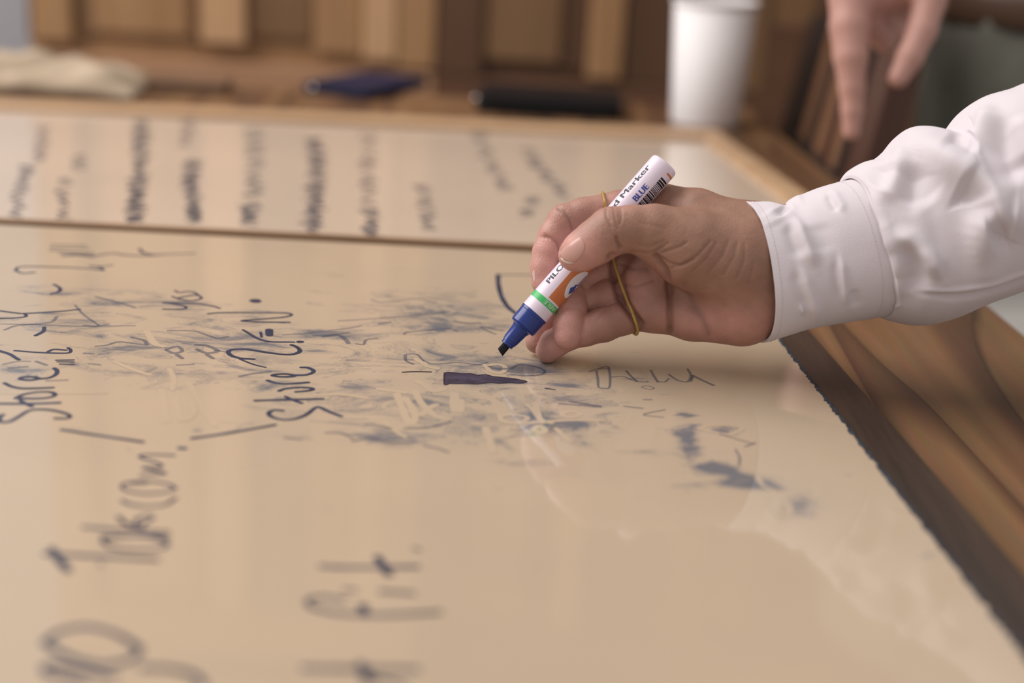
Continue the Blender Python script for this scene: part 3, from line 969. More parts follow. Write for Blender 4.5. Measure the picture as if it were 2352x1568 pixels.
HV, HF = hand.mesh(0.62)
hx, hy = pxy(HV)
HN = hand.grad(HV)
front = np.clip(-HN[:, 2] * 2.0, 0, 1)
cr = lambda L: [(1080 + x / 2.904, 320 + y / 2.904) for x, y in L]
CREASES = [  # polyline, depth mm, width px
    (cr([(1235, 785), (1300, 870), (1328, 960), (1336, 1100), (1330, 1310)]), 2.6, 7),
    (cr([(1425, 985), (1480, 1090), (1540, 1180), (1585, 1300)]), 1.2, 12),
    (cr([(948, 790), (962, 930), (1005, 1060), (1130, 1235)]), 3.6, 9),
    (cr([(1000, 965), (1100, 985), (1220, 940)]), 0.6, 5), (cr([(1010, 830), (1080, 860), (1180, 860)]), 0.6, 6),
    (cr([(975, 655), (985, 690), (1003, 722)]), 1.5, 5), (cr([(905, 455), (912, 520), (940, 580)]), 0.55, 4), (cr([(955, 450), (965, 520), (985, 590)]), 0.4, 4),
    (cr([(1003, 460), (1008, 520), (1000, 560)]), 0.5, 4), (cr([(930, 470), (940, 540)]), 0.35, 3), (cr([(980, 455), (990, 520)]), 0.3, 3),
    (cr([(1250, 775), (1330, 825), (1400, 842), (1490, 800)]), 0.7, 4), (cr([(1280, 755), (1400, 715), (1440, 690)]), 0.5, 4), (cr([(1240, 745), (1320, 690)]), 0.5, 4),
    (cr([(1345, 855), (1430, 830), (1520, 770), (1600, 680)]), 0.55, 4), (cr([(1480, 880), (1580, 790), (1640, 690)]), 0.4, 4), (cr([(1580, 900), (1680, 780), (1720, 680)]), 0.35, 5),
    (cr([(1690, 900), (1760, 780), (1780, 690)]), 0.35, 5), (cr([(1780, 920), (1830, 800), (1830, 700)]), 0.35, 5), (cr([(1860, 960), (1890, 820)]), 0.35, 5),
    (cr([(1080, 745), (1160, 760), (1240, 750)]), 0.4, 4), (cr([(1120, 700), (1200, 715), (1290, 680)]), 0.3, 4),
    (cr([(500, 645), (550, 665), (585, 695), (600, 740)]), 0.9, 5), (cr([(590, 460), (630, 480), (660, 530), (680, 600)]), 0.9, 5), (cr([(470, 650), (520, 655)]), 0.4, 4),
    (cr([(700, 880), (720, 930), (760, 990)]), 0.6, 5), (cr([(650, 1120), (740, 1130)]), 0.25, 4),
    (cr([(850, 1200), (880, 1160), (900, 1140)]), 0.3, 5), (cr([(1050, 500), (1150, 560), (1300, 590)]), 0.25, 5),
]
disp = np.zeros(len(HV))
for pts, dep, wd in CREASES:
    dd = dist_poly(hx, hy, pts)
    disp -= dep * np.exp(-(dd / wd) ** 2)
disp *= front
HV2 = HV + HN * disp[:, None]
hw = cam2world(HV2)
hw[:, 2] = np.maximum(hw[:, 2], ZT + 0.0003)
me_hand = mesh_np('hand', hw, HF)
# skin tone: brown back, pinker pads and finger tips, pale over the knuckles
brown, pink, deep = np.array([0.300, 0.160, 0.110]), np.array([0.545, 0.275, 0.232]), np.array([0.34, 0.165, 0.135])


def blob(x, y, rx, ry):
    return np.exp(-(((hx - x) / rx) ** 2 + ((hy - y) / ry) ** 2))


pk = np.clip(blob(1240, 600, 90, 130) * 1.0 + blob(1330, 585, 65, 50) * 0.85 + blob(1285, 780, 75, 90) + blob(1690, 745, 110, 55) * 0.8 + blob(1450, 640, 80, 60) * 0.35
             + blob(1400, 460, 80, 30) * 0.5 + blob(1570, 740, 70, 40) * 0.4, 0, 1)
dp = np.clip(blob(1450, 690, 100, 80) * 0.8, 0, 1) * (1 - pk)
skin = brown[None] * (1 - pk - dp)[:, None] + pink[None] * pk[:, None] + deep[None] * dp[:, None]
nz = np.sin(hx * 0.11 + np.sin(hy * 0.07) * 2) * np.sin(hy * 0.09 + 1.3)
skin *= (1 + 0.035 * nz)[:, None]
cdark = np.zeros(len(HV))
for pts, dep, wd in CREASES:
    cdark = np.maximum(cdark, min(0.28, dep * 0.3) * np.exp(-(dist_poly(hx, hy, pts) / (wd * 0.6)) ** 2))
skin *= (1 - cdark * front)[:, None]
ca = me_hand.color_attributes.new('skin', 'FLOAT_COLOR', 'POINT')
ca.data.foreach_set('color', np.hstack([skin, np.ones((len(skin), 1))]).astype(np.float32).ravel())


def skin_mat(name, attr=True, col=(0.4, 0.2, 0.15)):
    m, nt, b = new_mat(name)
    tc = nt.nodes.new('ShaderNodeTexCoord')
    if attr:
        a = nt.nodes.new('ShaderNodeAttribute'); a.attribute_name = 'skin'
        n = nt.nodes.new('ShaderNodeTexNoise'); n.inputs['Scale'].default_value = 120; n.inputs['Detail'].default_value = 5
        nt.links.new(tc.outputs['Object'], n.inputs['Vector'])
        mr = nt.nodes.new('ShaderNodeMapRange'); mr.inputs['To Min'].default_value = 0.82; mr.inputs['To Max'].default_value = 1.16
        nt.links.new(n.outputs['Fac'], mr.inputs['Value'])
        mx = nt.nodes.new('ShaderNodeVectorMath'); mx.operation = 'SCALE'
        nt.links.new(a.outputs['Color'], mx.inputs[0]); nt.links.new(mr.outputs[0], mx.inputs['Scale'])
        nt.links.new(mx.outputs[0], b.inputs['Base Color'])
    else:
        b.inputs['Base Color'].default_value = (*col, 1)
    b.inputs['Roughness'].default_value = 0.5
    b.inputs['Specular IOR Level'].default_value = 0.42
    b.inputs['Subsurface Weight'].default_value = 0.12
    b.inputs['Subsurface Radius'].default_value = (0.6, 0.25, 0.15)
    b.inputs['Subsurface Scale'].default_value = 0.003
    v = nt.nodes.new('ShaderNodeTexVoronoi'); v.feature = 'DISTANCE_TO_EDGE'; v.inputs['Scale'].default_value = 520
    nt.links.new(tc.outputs['Object'], v.inputs['Vector'])
    n2 = nt.nodes.new('ShaderNodeTexNoise'); n2.inputs['Scale'].default_value = 350; n2.inputs['Detail'].default_value = 5
    nt.links.new(tc.outputs['Object'], n2.inputs['Vector'])
    ad = nt.nodes.new('ShaderNodeMath'); ad.operation = 'MULTIPLY_ADD'; ad.inputs[1].default_value = 0.9
    nt.links.new(v.outputs['Distance'], ad.inputs[0]); nt.links.new(n2.outputs['Fac'], ad.inputs[2])
    bp = nt.nodes.new('ShaderNodeBump'); bp.inputs['Strength'].default_value = 0.55; bp.inputs['Distance'].default_value = 0.0004
    nt.links.new(ad.outputs[0], bp.inputs['Height']); nt.links.new(bp.outputs['Normal'], b.inputs['Normal'])
    return m


writer = empty('person', tuple(map(float, cam2world(np.array([J(2100, 540, 0)]))[0])))
tag(writer, 'person in a white long sleeved shirt holding the blue marker, hand resting on board', 'person')
mat_skin = skin_mat('skin')
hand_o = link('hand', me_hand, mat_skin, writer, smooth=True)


# finger nails: curved plates set on the skin
def nail(outline, lift, label=None, name='fingernail', col=(0.62, 0.37, 0.31), inner=10):
    out = catmull(outline + [outline[0]], 48)[:-1]
    c = out.mean(0)
    V, Fc = [], []
    n = len(out)
    P = [c]
    for k in range(1, inner + 1):
        for o in out:
            P.append(c + (o - c) * k / inner)
    P = np.array(P)
    Q = hand.surf(P[:, 0], P[:, 1])
    N = hand.grad(Q)
    rad = np.concatenate([[0], np.repeat(np.arange(1, inner + 1) / inner, n)])
    lf = lift * (1 - 0.75 * rad ** 6)
    Q = Q + N * lf[:, None]
    W = cam2world(Q)
    for k in range(n):
        Fc.append((0, 1 + k, 1 + (k + 1) % n))
    for r in range(inner - 1):
        for k in range(n):
            a0 = 1 + r * n + k; a1 = 1 + r * n + (k + 1) % n
            Fc.append((a0, a0 + n, a1 + n, a1))
    # tucked rim
    base = len(W)
    rim = cam2world(Q[-n:] - N[-n:] * 0.9)
    W = np.vstack([W, rim])
    for k in range(n):
        a0 = 1 + (inner - 1) * n + k; a1 = 1 + (inner - 1) * n + (k + 1) % n
        Fc.append((a0, base + k, base + (k + 1) % n, a1))
    o = link(name, mesh_np(name, W, Fc), col if not isinstance(col, tuple) else plain(name + '_keratin', col, 0.28, 0.5), hand_o, smooth=True)
    if label: o['label'] = label
    return o


c4 = lambda L: [(1180 + x / 5.057, 540 + y / 5.057) for x, y in L]
nail(c4([(775, 18), (812, 70), (828, 130), (815, 190), (775, 250), (715, 305), (640, 312), (570, 275), (540, 225), (560, 170), (640, 105), (720, 45)]), 0.45, 'broad pale pink thumbnail', 'thumbnail', (0.56, 0.315, 0.27))
nail(c4([(565, 268), (610, 300), (690, 318), (712, 322), (640, 330), (570, 300), (545, 262)]), 0.6, 'pale free edge of the thumbnail', 'nail_edge', (0.70, 0.58, 0.48))
nail(c4([(228, 400), (248, 440), (250, 500), (240, 545), (226, 500), (218, 440)]), 0.25, None, 'fingernail', (0.66, 0.46, 0.42), 6)

# ------------------------------------------------------------------ rubber band round the fingers
mat_band = plain('yellow_rubber', (0.40, 0.25, 0.06), 0.45, 0.4, var=0.15, scale=200)
bp_ = [J(1385, 445, 14), J(1389, 462, 6), J(1391, 480, 8), J(1397, 520, 9), J(1402, 560, 7), J(1408, 592, 5), J(1424, 645, 4), J(1441, 690, 3), J(1462, 735, 3),
       J(1462, 768, 11), J(1440, 745, 26), J(1415, 690, 32), J(1400, 600, 36), J(1392, 520, 32), J(1386, 462, 25)]
bp_ = np.array(bp_)
Cb = catmull(np.vstack([bp_, bp_[:1]]), 160)[:-1]
for _ in range(14):
    dv = hand(Cb)
    gN = hand.grad(Cb)
    Cb = Cb + gN * np.clip(0.75 - dv, 0, 3)[:, None]
    hid = np.zeros(len(Cb))
for _ in range(2):
    Cb = 0.5 * Cb + 0.25 * (np.roll(Cb, 1, 0) + np.roll(Cb, -1, 0))
tv, tf = tube(cam2world(Cb), 0.00085, 10, True)
band = link('rubber_band', mesh_np('rubber_band', tv, tf), mat_band, None, True)
tag(band, 'thin yellow rubber band stretched round the fingers of the writing hand', 'rubber band')

# ------------------------------------------------------------------ marker
tipc = np.array(J(1147, 811, 2.0)); endc = np.array(J(1528, 376, 4.0))
axw = cam2world(endc[None])[0] - cam2world(tipc[None])[0]
LEN = np.linalg.norm(axw)
axw /= LEN
TIP = cam2world(tipc[None])[0]
midp = TIP + axw * LEN * 0.5
nrm = CAM - midp
nrm -= axw * (nrm @ axw)
nrm /= np.linalg.norm(nrm)
vv = np.cross(axw, nrm)          # check direction: must run to the lower right in the photograph
if (project((midp + vv * 0.01)[None])[0][0] - project(midp[None])[0][0])[0] < 0:
    vv = -vv
SC = LEN / 0.1432


def wrap(t, arc, r):
    """t mm along the barrel from the tip, arc mm round it (0 faces the camera, positive to the lower right)"""
    ph = arc / 8.5
    return TIP + axw * t * SC * 0.001 + (nrm * math.cos(ph) + vv * math.sin(ph)) * r * SC * 0.001


def lathe(profile, seg=48, cap0=True, cap1=True):
    V, Fc = [], []
    for (t, r) in profile:
        for k in range(seg):
            V.append(wrap(t, 8.5 * 2 * math.pi * k / seg, r))
    for i in range(len(profile) - 1):
        for k in range(seg):
            l = (k + 1) % seg
            Fc.append((i * seg + k, i * seg + l, (i + 1) * seg + l, (i + 1) * seg + k))
    if cap0: Fc.append(tuple(range(seg)))
    if cap1: Fc.append(tuple((len(profile) - 1) * seg + k for k in range(seg)))
    bm = bmesh.new()
    vs = [bm.verts.new(v) for v in V]
    for f in Fc: bm.faces.new([vs[i] for i in f])
    bmesh.ops.recalc_face_normals(bm, faces=bm.faces)
    return bm


def auto_smooth(o, ang=35):
    me = o.data
    bm = bmesh.new(); bm.from_mesh(me)
    for e in bm.edges:
        if len(e.link_faces) == 2 and e.calc_face_angle(0) > math.radians(ang):
            e.smooth = False
    for f in bm.faces: f.smooth = True
    bm.to_mesh(me); bm.free()


mat_barrel = plain('lilac_white_plastic', (0.74, 0.64, 0.74), 0.32, 0.45)
mat_blue = plain('dark_blue_plastic', (0.012, 0.032, 0.20), 0.22, 0.5)
mat_nib = plain('black_felt_nib', (0.012, 0.010, 0.014), 0.7, 0.2, bump=0.6, bscale=900)
mk = empty('marker', tuple(map(float, TIP)))
tag(mk, 'white board marker with blue collar and black chisel nib held between thumb and fingers', 'marker')
barrel = link('barrel', mesh_bm('barrel', lathe([(30.2, 7.6), (30.4, 8.5), (60, 8.5), (100, 8.5), (141.2, 8.5), (142.4, 8.25), (143.0, 7.7), (143.2, 7.0)])), mat_barrel, mk)
auto_smooth(barrel)
collar = link('collar', mesh_bm('collar', lathe([(6.0, 3.3), (6.3, 3.7), (8.2, 3.9), (8.3, 4.25), (9.4, 4.3), (9.5, 4.5), (17.0, 5.1), (18.8, 5.7), (19.9, 7.2), (20.3, 7.9), (20.6, 8.15),
                                                     (28.6, 8.35), (28.9, 8.6), (30.4, 8.65), (30.6, 8.4)])), mat_blue, mk)
auto_smooth(collar)
link('ridge', mesh_bm('ridge', lathe([(19.4, 7.2), (19.6, 7.85), (20.0, 7.95), (20.2, 7.6)])), mat_blue, collar)
# chisel nib
bm = bmesh.new()
prof = []
for t, wx, wy in ((7.5, 2.6, 2.4), (2.4, 2.6, 2.4), (1.6, 2.75, 2.5)):
    ring_ = []
    for k in range(16):
        th = 2 * math.pi * k / 16
        cxx = math.copysign(abs(math.cos(th)) ** 0.6, math.cos(th)) * wx
        cyy = math.copysign(abs(math.sin(th)) ** 0.6, math.sin(th)) * wy
        tt = t - (0.30 * cyy + 0.9 if t < 2 else 0) + (0.35 * math.sin(5 * th) * 0.5 if t < 2 else 0)
        p = TIP + axw * tt * SC * 0.001 + (nrm * cxx + vv * cyy) * SC * 0.001
        ring_.append(bm.verts.new(p))
    prof.append(ring_)
for a_, b2 in zip(prof[:-1], prof[1:]):
    for k in range(16):
        bm.faces.new((a_[k], a_[(k + 1) % 16], b2[(k + 1) % 16], b2[k]))
bm.faces.new(prof[-1])
bmesh.ops.recalc_face_normals(bm, faces=bm.faces)
link('nib', mesh_bm('nib', bm), mat_nib, mk)


def wrap_mesh(bm, r):
    """flat print (x = mm along barrel, y = mm round it) laid onto the barrel"""
    ys = [v.co.y for v in bm.verts]
    y = math.floor(min(ys) / 0.5) * 0.5
    while y < max(ys):
        bmesh.ops.bisect_plane(bm, geom=bm.verts[:] + bm.edges[:] + bm.faces[:], plane_co=(0, y, 0), plane_no=(0, 1, 0))
        y += 0.5
    for v in bm.verts:
        v.co = Vector(wrap(v.co.x, v.co.y, r + v.co.z))
    return bm


def print_poly(name, pts, mat, lift=0.05, parent=None):
    bm = bmesh.new()
    bm.faces.new([bm.verts.new((x, y, 0)) for x, y in pts])
    bmesh.ops.triangulate(bm, faces=bm.faces)
    wrap_mesh(bm, 8.5 + lift)
    for f in bm.faces: f.smooth = True
    return link(name, mesh_bm(name, bm), mat, barrel if parent is None else parent)


def print_text(name, text, t0, arc, size, mat, sx=1.0, lift=0.06, bold=0.0, around=False, t1=None):
    cu = bpy.data.curves.new(name, 'FONT')
    cu.body = text
    cu.size = size
    cu.resolution_u = 3
    ob = bpy.data.objects.new('lettering_tmp', cu)
    COL.objects.link(ob)
    dg = bpy.context.evaluated_depsgraph_get()
    me = bpy.data.meshes.new_from_object(ob.evaluated_get(dg))
    bpy.data.objects.remove(ob)
    bpy.data.curves.remove(cu)
    bm = bmesh.new(); bm.from_mesh(me)
    bpy.data.meshes.remove(me)
    bmesh.ops.triangulate(bm, faces=bm.faces)
    if bold > 0:
        for i_, sh in enumerate((-1, 1)):
            g_ = bmesh.ops.duplicate(bm, geom=[f for f in bm.faces if f.material_index == 0] if i_ == 0 else base_geo)
            for v_ in [e for e in g_['geom'] if isinstance(e, bmesh.types.BMVert)]:
                v_.co.x += sh * bold * 3.2
                v_.co.z += 0.004 * (i_ + 1)
            if i_ == 0:
                new_ = set(f for f in g_['geom'] if isinstance(f, bmesh.types.BMFace))
                base_geo = [f for f in bm.faces if f not in new_]
    x0 = min(v.co.x for v in bm.verts); x1 = max(v.co.x for v in bm.verts)
    if t1 is not None:
        sx = (arc - t1 if around else t1 - t0) / (x1 - x0)
        for v in bm.verts: v.co.x -= x0
    for v in bm.verts:
        x, y = v.co.x * sx, v.co.y
        if around:                       # reads from lower right to upper left, tops towards the tip
            v.co = Vector((t0 - y, arc - x, v.co.z))
        else:                            # reads from tip to end, tops to the upper left
            v.co = Vector((t0 + x, arc - y, v.co.z))
    wrap_mesh(bm, 8.5 + lift)
    return link(name, mesh_bm(name, bm), mat, barrel)


mat_blk = plain('black_print', (0.012, 0.012, 0.018), 0.4, 0.3)
mat_org = plain('orange_print', (0.56, 0.17, 0.055), 0.4, 0.4)
mat_grn = plain('green_print', (0.06, 0.46, 0.13), 0.35, 0.4)
mat_bluep = plain('blue_print', (0.05, 0.07, 0.33), 0.4, 0.4)
mat_wht = plain('white_print', (0.72, 0.66, 0.72), 0.4, 0.4)
mat_pgr = plain('pale_green_print', (0.45, 0.70, 0.45), 0.4, 0.4)
circ = 8.5 * 2 * math.pi
gb = link('green_band', mesh_bm('green_band', lathe([(36.8, 8.53), (36.81, 8.55), (40.59, 8.55), (40.6, 8.53)], 64, False, False)), mat_grn, barrel)
auto_smooth(gb)
print_text('lettering', 'REFILLABLE', 40.0, 20.6, 3.7, mat_pgr, 1.0, 0.09, 0.03, True, -0.4)
print_text('lettering', 'PILOT', 47.8, -5.0, 5.2, mat_blk, 1.0, 0.06, 0.06, t1=65.6)
print_poly('orange_panel', [(41.8, 0.1), (78, 0.1), (78, 24), (41.8, 24)], mat_org, 0.03)
ell = [(57.6 + 9.6 * math.cos(k * math.pi / 24), 8.9 + 5.6 * math.sin(k * math.pi / 24)) for k in range(48)]
print_poly('logo_disc', ell, mat_wht, 0.06)
# blue pen-point emblem on the disc: block with a thin arm
print_poly('logo_emblem', [(50.6, 8.6), (54.1, 6.3), (57.8, 9.3), (54.0, 12.4)], mat_bluep, 0.09)
print_poly('logo_emblem', [(55.8, 8.4), (57.0, 7.6), (58.6, 9.9), (65.5, 10.6), (65.5, 11.5), (58.0, 11.0)], mat_bluep, 0.09)
print_text('lettering', 'Board', 88.0, -5.4, 5.6, mat_blk, 1.0, 0.06, 0.05, t1=109.0)
print_text('lettering', 'Marker', 111.6, -5.4, 5.6, mat_blk, 1.0, 0.06, 0.05, t1=135.4)
print_text('lettering', 'BLUE', 114.8, 2.0, 5.0, mat_bluep, 1.0, 0.06, 0.07, t1=126.0)
# barcode
x = 106.0
k = 0
vb, fb = [], []
while x < 134.5:
    wd = random.choice((0.45, 0.45, 0.8, 1.15))
    for yy in range(12):
        pass
    n = 12
    b0 = len(vb)
    for q in range(n + 1):
        arc = 3.4 + 7.2 * q / n
        vb += [wrap(x, arc, 8.56), wrap(x + wd, arc, 8.56)]
    for q in range(n):
        fb.append((b0 + 2 * q, b0 + 2 * q + 1, b0 + 2 * q + 3, b0 + 2 * q + 2))
    x += wd + random.choice((0.3, 0.35, 0.55))
    k += 1
link('barcode', mesh_np('barcode', vb, fb), mat_blk, barrel)
print_poly('orange_mark', [(138.0, 4.6), (139.1, 4.6), (139.1, 11.6), (138.0, 11.6)], mat_org, 0.06)

# ------------------------------------------------------------------ shirt sleeve and cuff
crp2 = lambda L: [(1680 + x / 2.4494, 180 + y / 2.4494) for x, y in L]


def tube_rings(rings, ns, nt):
    """rings: (top px, bottom px, forward px shift at the camera side, dz centre, semi-depth)"""
    R = np.array([[r[0][0], r[0][1], r[1][0], r[1][1], r[2], r[3], r[4]] for r in rings], float)
    R = catmull(R, ns)
    th = np.linspace(0, 2 * math.pi, nt, endpoint=False)
    out = np.empty((ns, nt, 3))
    for i, (tx, ty, bx, by, dx, dz, sd) in enumerate(R):
        T, B = np.array(J(tx, ty, dz)), np.array(J(bx, by, dz))
        c, h = (T + B) / 2, (T - B) / 2
        Fv = np.array([dx * (D0 / F), 0, -sd])
        cs, sn = np.cos(th), np.sin(th)
        e = 0.88
        out[i] = c + np.sign(cs)[:, None] * (np.abs(cs) ** e)[:, None] * h + np.sign(sn)[:, None] * (np.abs(sn) ** e)[:, None] * Fv
    return out


def grid_normals(Gd):
    ds = np.gradient(Gd, axis=0)
    dt = (np.roll(Gd, -1, 1) - np.roll(Gd, 1, 1)) / 2
    N = np.cross(ds, dt)
    N /= np.linalg.norm(N, axis=2)[..., None] + 1e-9
    c = Gd.mean(1, keepdims=True)
    s = np.sign(np.einsum('ijk,ijk->ij', N, Gd - c).mean())
    return N * s


def fold_field(x, y, pts, wd):
    P = catmull(pts, 24)
    s = np.concatenate([[0], np.cumsum(np.linalg.norm(np.diff(P, axis=0), axis=1))])
    L = s[-1]
    best = np.full(len(x), 1e9); tt = np.zeros(len(x))
    for i in range(len(P) - 1):
        (ax, ay), (bx, by) = P[i], P[i + 1]
        dx, dy = bx - ax, by - ay
        t = np.clip(((x - ax) * dx + (y - ay) * dy) / (dx * dx + dy * dy + 1e-9), 0, 1)
        d = np.hypot(x - ax - t * dx, y - ay - t * dy)
        m = d < best
        best = np.where(m, d, best); tt = np.where(m, (s[i] + t * (s[i + 1] - s[i])) / L, tt)
    tp = np.clip(np.minimum(tt, 1 - tt) / 0.30, 0.0, 1)
    tp = 0.12 + 0.88 * tp * tp * (3 - 2 * tp)
    return tp * np.exp(-(best / (wd * (0.75 + 0.45 * tp))) ** 2)


def apply_folds(Gd, folds):
    N = grid_normals(Gd)
    P = Gd.reshape(-1, 3)
    x, y = pxy(P)
    n = N.reshape(-1, 3)
    fr = np.clip(-n[:, 2] * 1.6 + 0.25, 0, 1)
    d = np.zeros(len(P))
    for pts, amp, wd in folds:
        d += amp * fold_field(x, y, pts, wd)
    return (P + n * (d * fr)[:, None]).reshape(Gd.shape)


def grid_mesh(name, Gd):
    ns, nt = Gd.shape[:2]
    idx = np.arange(ns * nt).reshape(ns, nt)
    j = np.roll(idx, -1, 1)
    Fq = np.stack([idx[:-1], j[:-1], j[1:], idx[1:]], -1).reshape(-1, 4)
    return mesh_np(name, cam2world(Gd.reshape(-1, 3)), Fq)


def cloth_mat(name, col):
    m, nt, b = new_mat(name)
    b.inputs['Base Color'].default_value = (*col, 1)
    b.inputs['Roughness'].default_value = 0.85
    b.inputs['Specular IOR Level'].default_value = 0.2
    b.inputs['Sheen Weight'].default_value = 0.15
    tc = nt.nodes.new('ShaderNodeTexCoord')
    n = nt.nodes.new('ShaderNodeTexNoise'); n.inputs['Scale'].default_value = 1400; n.inputs['Detail'].default_value = 2
    n3 = nt.nodes.new('ShaderNodeTexNoise'); n3.inputs['Scale'].default_value = 60; n3.inputs['Detail'].default_value = 3
    ad = nt.nodes.new('ShaderNodeMath'); ad.operation = 'MULTIPLY_ADD'; ad.inputs[1].default_value = 2.5
    nt.links.new(tc.outputs['Object'], n.inputs['Vector']); nt.links.new(tc.outputs['Object'], n3.inputs['Vector'])
    nt.links.new(n3.outputs['Fac'], ad.inputs[0]); nt.links.new(n.outputs['Fac'], ad.inputs[2])
    bp = nt.nodes.new('ShaderNodeBump'); bp.inputs['Strength'].default_value = 0.25; bp.inputs['Distance'].default_value = 0.0005
    nt.links.new(ad.outputs[0], bp.inputs['Height']); nt.links.new(bp.outputs['Normal'], b.inputs['Normal'])
    return m


mat_shirt = cloth_mat('white_cotton', (0.66, 0.605, 0.635))
mat_stitch = plain('white_thread', (0.60, 0.55, 0.56), 0.8, 0.1)
cuff_rings = [((1705, 463), (1752, 787), 21, 4, 33), ((1722, 464), (1768, 783), 21, 4, 33.5), ((1760, 464), (1806, 771), 20, 4, 34), ((1798, 471), (1852, 757), 19, 4, 34), ((1830, 453), (1892, 749), 18, 4, 34.5),
              ((1880, 431), (1942, 741), 17, 3, 35.5), ((1948, 413), (2030, 727), 16, 2, 36.5), ((1985, 408), (2060, 722), 15, 2, 36.5)]
cuff_folds = [  # fine pulls in the cuff

    (crp2([(345, 770), (380, 850), (430, 960), (480, 1080)]), 2.2, 12), (crp2([(330, 800), (350, 900), (400, 1020)]), -1.6, 12), (crp2([(385, 1040), (430, 1180), (475, 1300), (475, 1400)]), 1.8, 10),
    (crp2([(360, 1060), (400, 1200), (430, 1320)]), -1.2, 12), (crp2([(615, 990), (625, 1120), (650, 1290)]), 1.6, 8), (crp2([(590, 1000), (600, 1150), (620, 1280)]), -1.2, 9),
    (crp2([(540, 640), (570, 700), (605, 755)]), -1.2, 7), (crp2([(560, 620), (600, 690), (640, 760)]), 0.9, 8), (crp2([(300, 720), (330, 690), (400, 640)]), 1.8, 12),
    (crp2([(385, 1305), (410, 1300)]), 1.0, 7), (crp2([(680, 1180), (710, 1290)]), -0.9, 9), (crp2([(210, 730), (260, 830)]), 0.8, 16), (crp2([(480, 800), (520, 1000)]), -0.8, 20),
    (crp2([(270, 720), (300, 770)]), -1.6, 12)]
cuff_folds = [(p, a * 1.5, wd * 1.15) for p, a, wd in cuff_folds]
CG = apply_folds(tube_rings(cuff_rings, 110, 200), cuff_folds)
sleeve_rings = [((1944, 411), (2030, 728), 16, 2, 37.3), ((1946, 402), (2036, 731), 16, 1, 39), ((1957, 388), (2045, 735), 16, 1, 41), ((1982, 373), (2066, 741), 16, 0, 43), ((2012, 364), (2090, 746), 16, -1, 45), ((2042, 340), (2112, 748), 16, -1, 46), ((2066, 311), (2135, 746), 16, -2, 47), ((2092, 295), (2156, 741), 16, -3, 48),
                ((2122, 294), (2186, 732), 16, -4, 50), ((2152, 301), (2216, 719), 16, -5, 51), ((2178, 305), (2244, 706), 16, -6, 52), ((2198, 279), (2278, 693), 16, -7, 53), ((2222, 248), (2318, 679), 16, -8, 54), ((2262, 222), (2368, 660), 14, -10, 56), ((2330, 200), (2440, 628), 12, -14, 58),
                ((2420, 150), (2550, 588), 10, -20, 60), ((2700, -60), (2850, 440), 0, -40, 64), ((3050, -330), (3230, 260), 0, -70, 72)]
sleeve_folds = [
    (crp2([(650, 545), (760, 690), (860, 850), (925, 990), (945, 1120), (905, 1280)]), 3.6, 14),
    (crp2([(740, 720), (790, 860), (830, 1010), (850, 1180)]), -3.2, 13),
    (crp2([(985, 880), (1010, 1000), (1020, 1110), (1000, 1220)]), -2.9, 22),
    (crp2([(990, 320), (985, 420), (930, 540), (870, 640), (830, 720)]), 3.2, 20),
    (crp2([(880, 480), (860, 560), (820, 630)]), -2.4, 18),
    (crp2([(1010, 320), (1110, 390), (1250, 475), (1390, 575), (1490, 680), (1505, 760), (1440, 850), (1425, 980), (1440, 1090)]), 6.5, 25),
    (crp2([(1050, 470), (1040, 560), (1080, 650), (1130, 720)]), -2.0, 22),
    (crp2([(1280, 600), (1350, 660), (1370, 720)]), -3.6, 24),
    (crp2([(1010, 480), (1000, 600), (1010, 730)]), -2.6, 14),
    (crp2([(905, 830), (1000, 910), (1110, 1010), (1190, 1150)]), 3.4, 13),

    (crp2([(1430, 130), (1440, 230), (1410, 330), (1290, 300)]), 4.2, 18),
    (crp2([(1490, 210), (1530, 360), (1560, 480), (1620, 620)]), -4.2, 24),
    (crp2([(1600, 200), (1646, 330), (1690, 500)]), 3.0, 28),
    (crp2([(1430, 880), (1480, 860), (1560, 830)]), -3.0, 20),
    (crp2([(1560, 780), (1700, 800)]), 2.5, 24),
    (crp2([(1200, 330), (1300, 380), (1400, 420)]), -2.6, 18),
    (crp2([(1040, 1190), (1250, 1195), (1450, 1165), (1646, 1100), (1800, 1040)]), 1.6, 5),
    (crp2([(1040, 1215), (1250, 1225), (1450, 1195), (1646, 1130), (1800, 1070)]), -2.6, 7),
    (crp2([(860, 1290), (960, 1275)]), 1.2, 5)]
sleeve_folds = [(p, a * (1.65 if wd > 8 else 1.0), wd * (1.38 if wd > 8 else 1.0)) for p, a, wd in sleeve_folds]
SG = tube_rings(sleeve_rings, 360, 260)
SG = apply_folds(SG, sleeve_folds)
me_s = grid_mesh('shirt_sleeve', SG)
sleeve = link('shirt_sleeve', me_s, mat_shirt, writer, True)
cuff = link('cuff', grid_mesh('cuff', CG), mat_shirt, sleeve, True)
for o, th in ((sleeve, 0.0012), (cuff, 0.0016)):
    md = o.modifiers.new('thickness', 'SOLIDIFY')
    md.thickness = th
    md.offset = -1 if True else 1


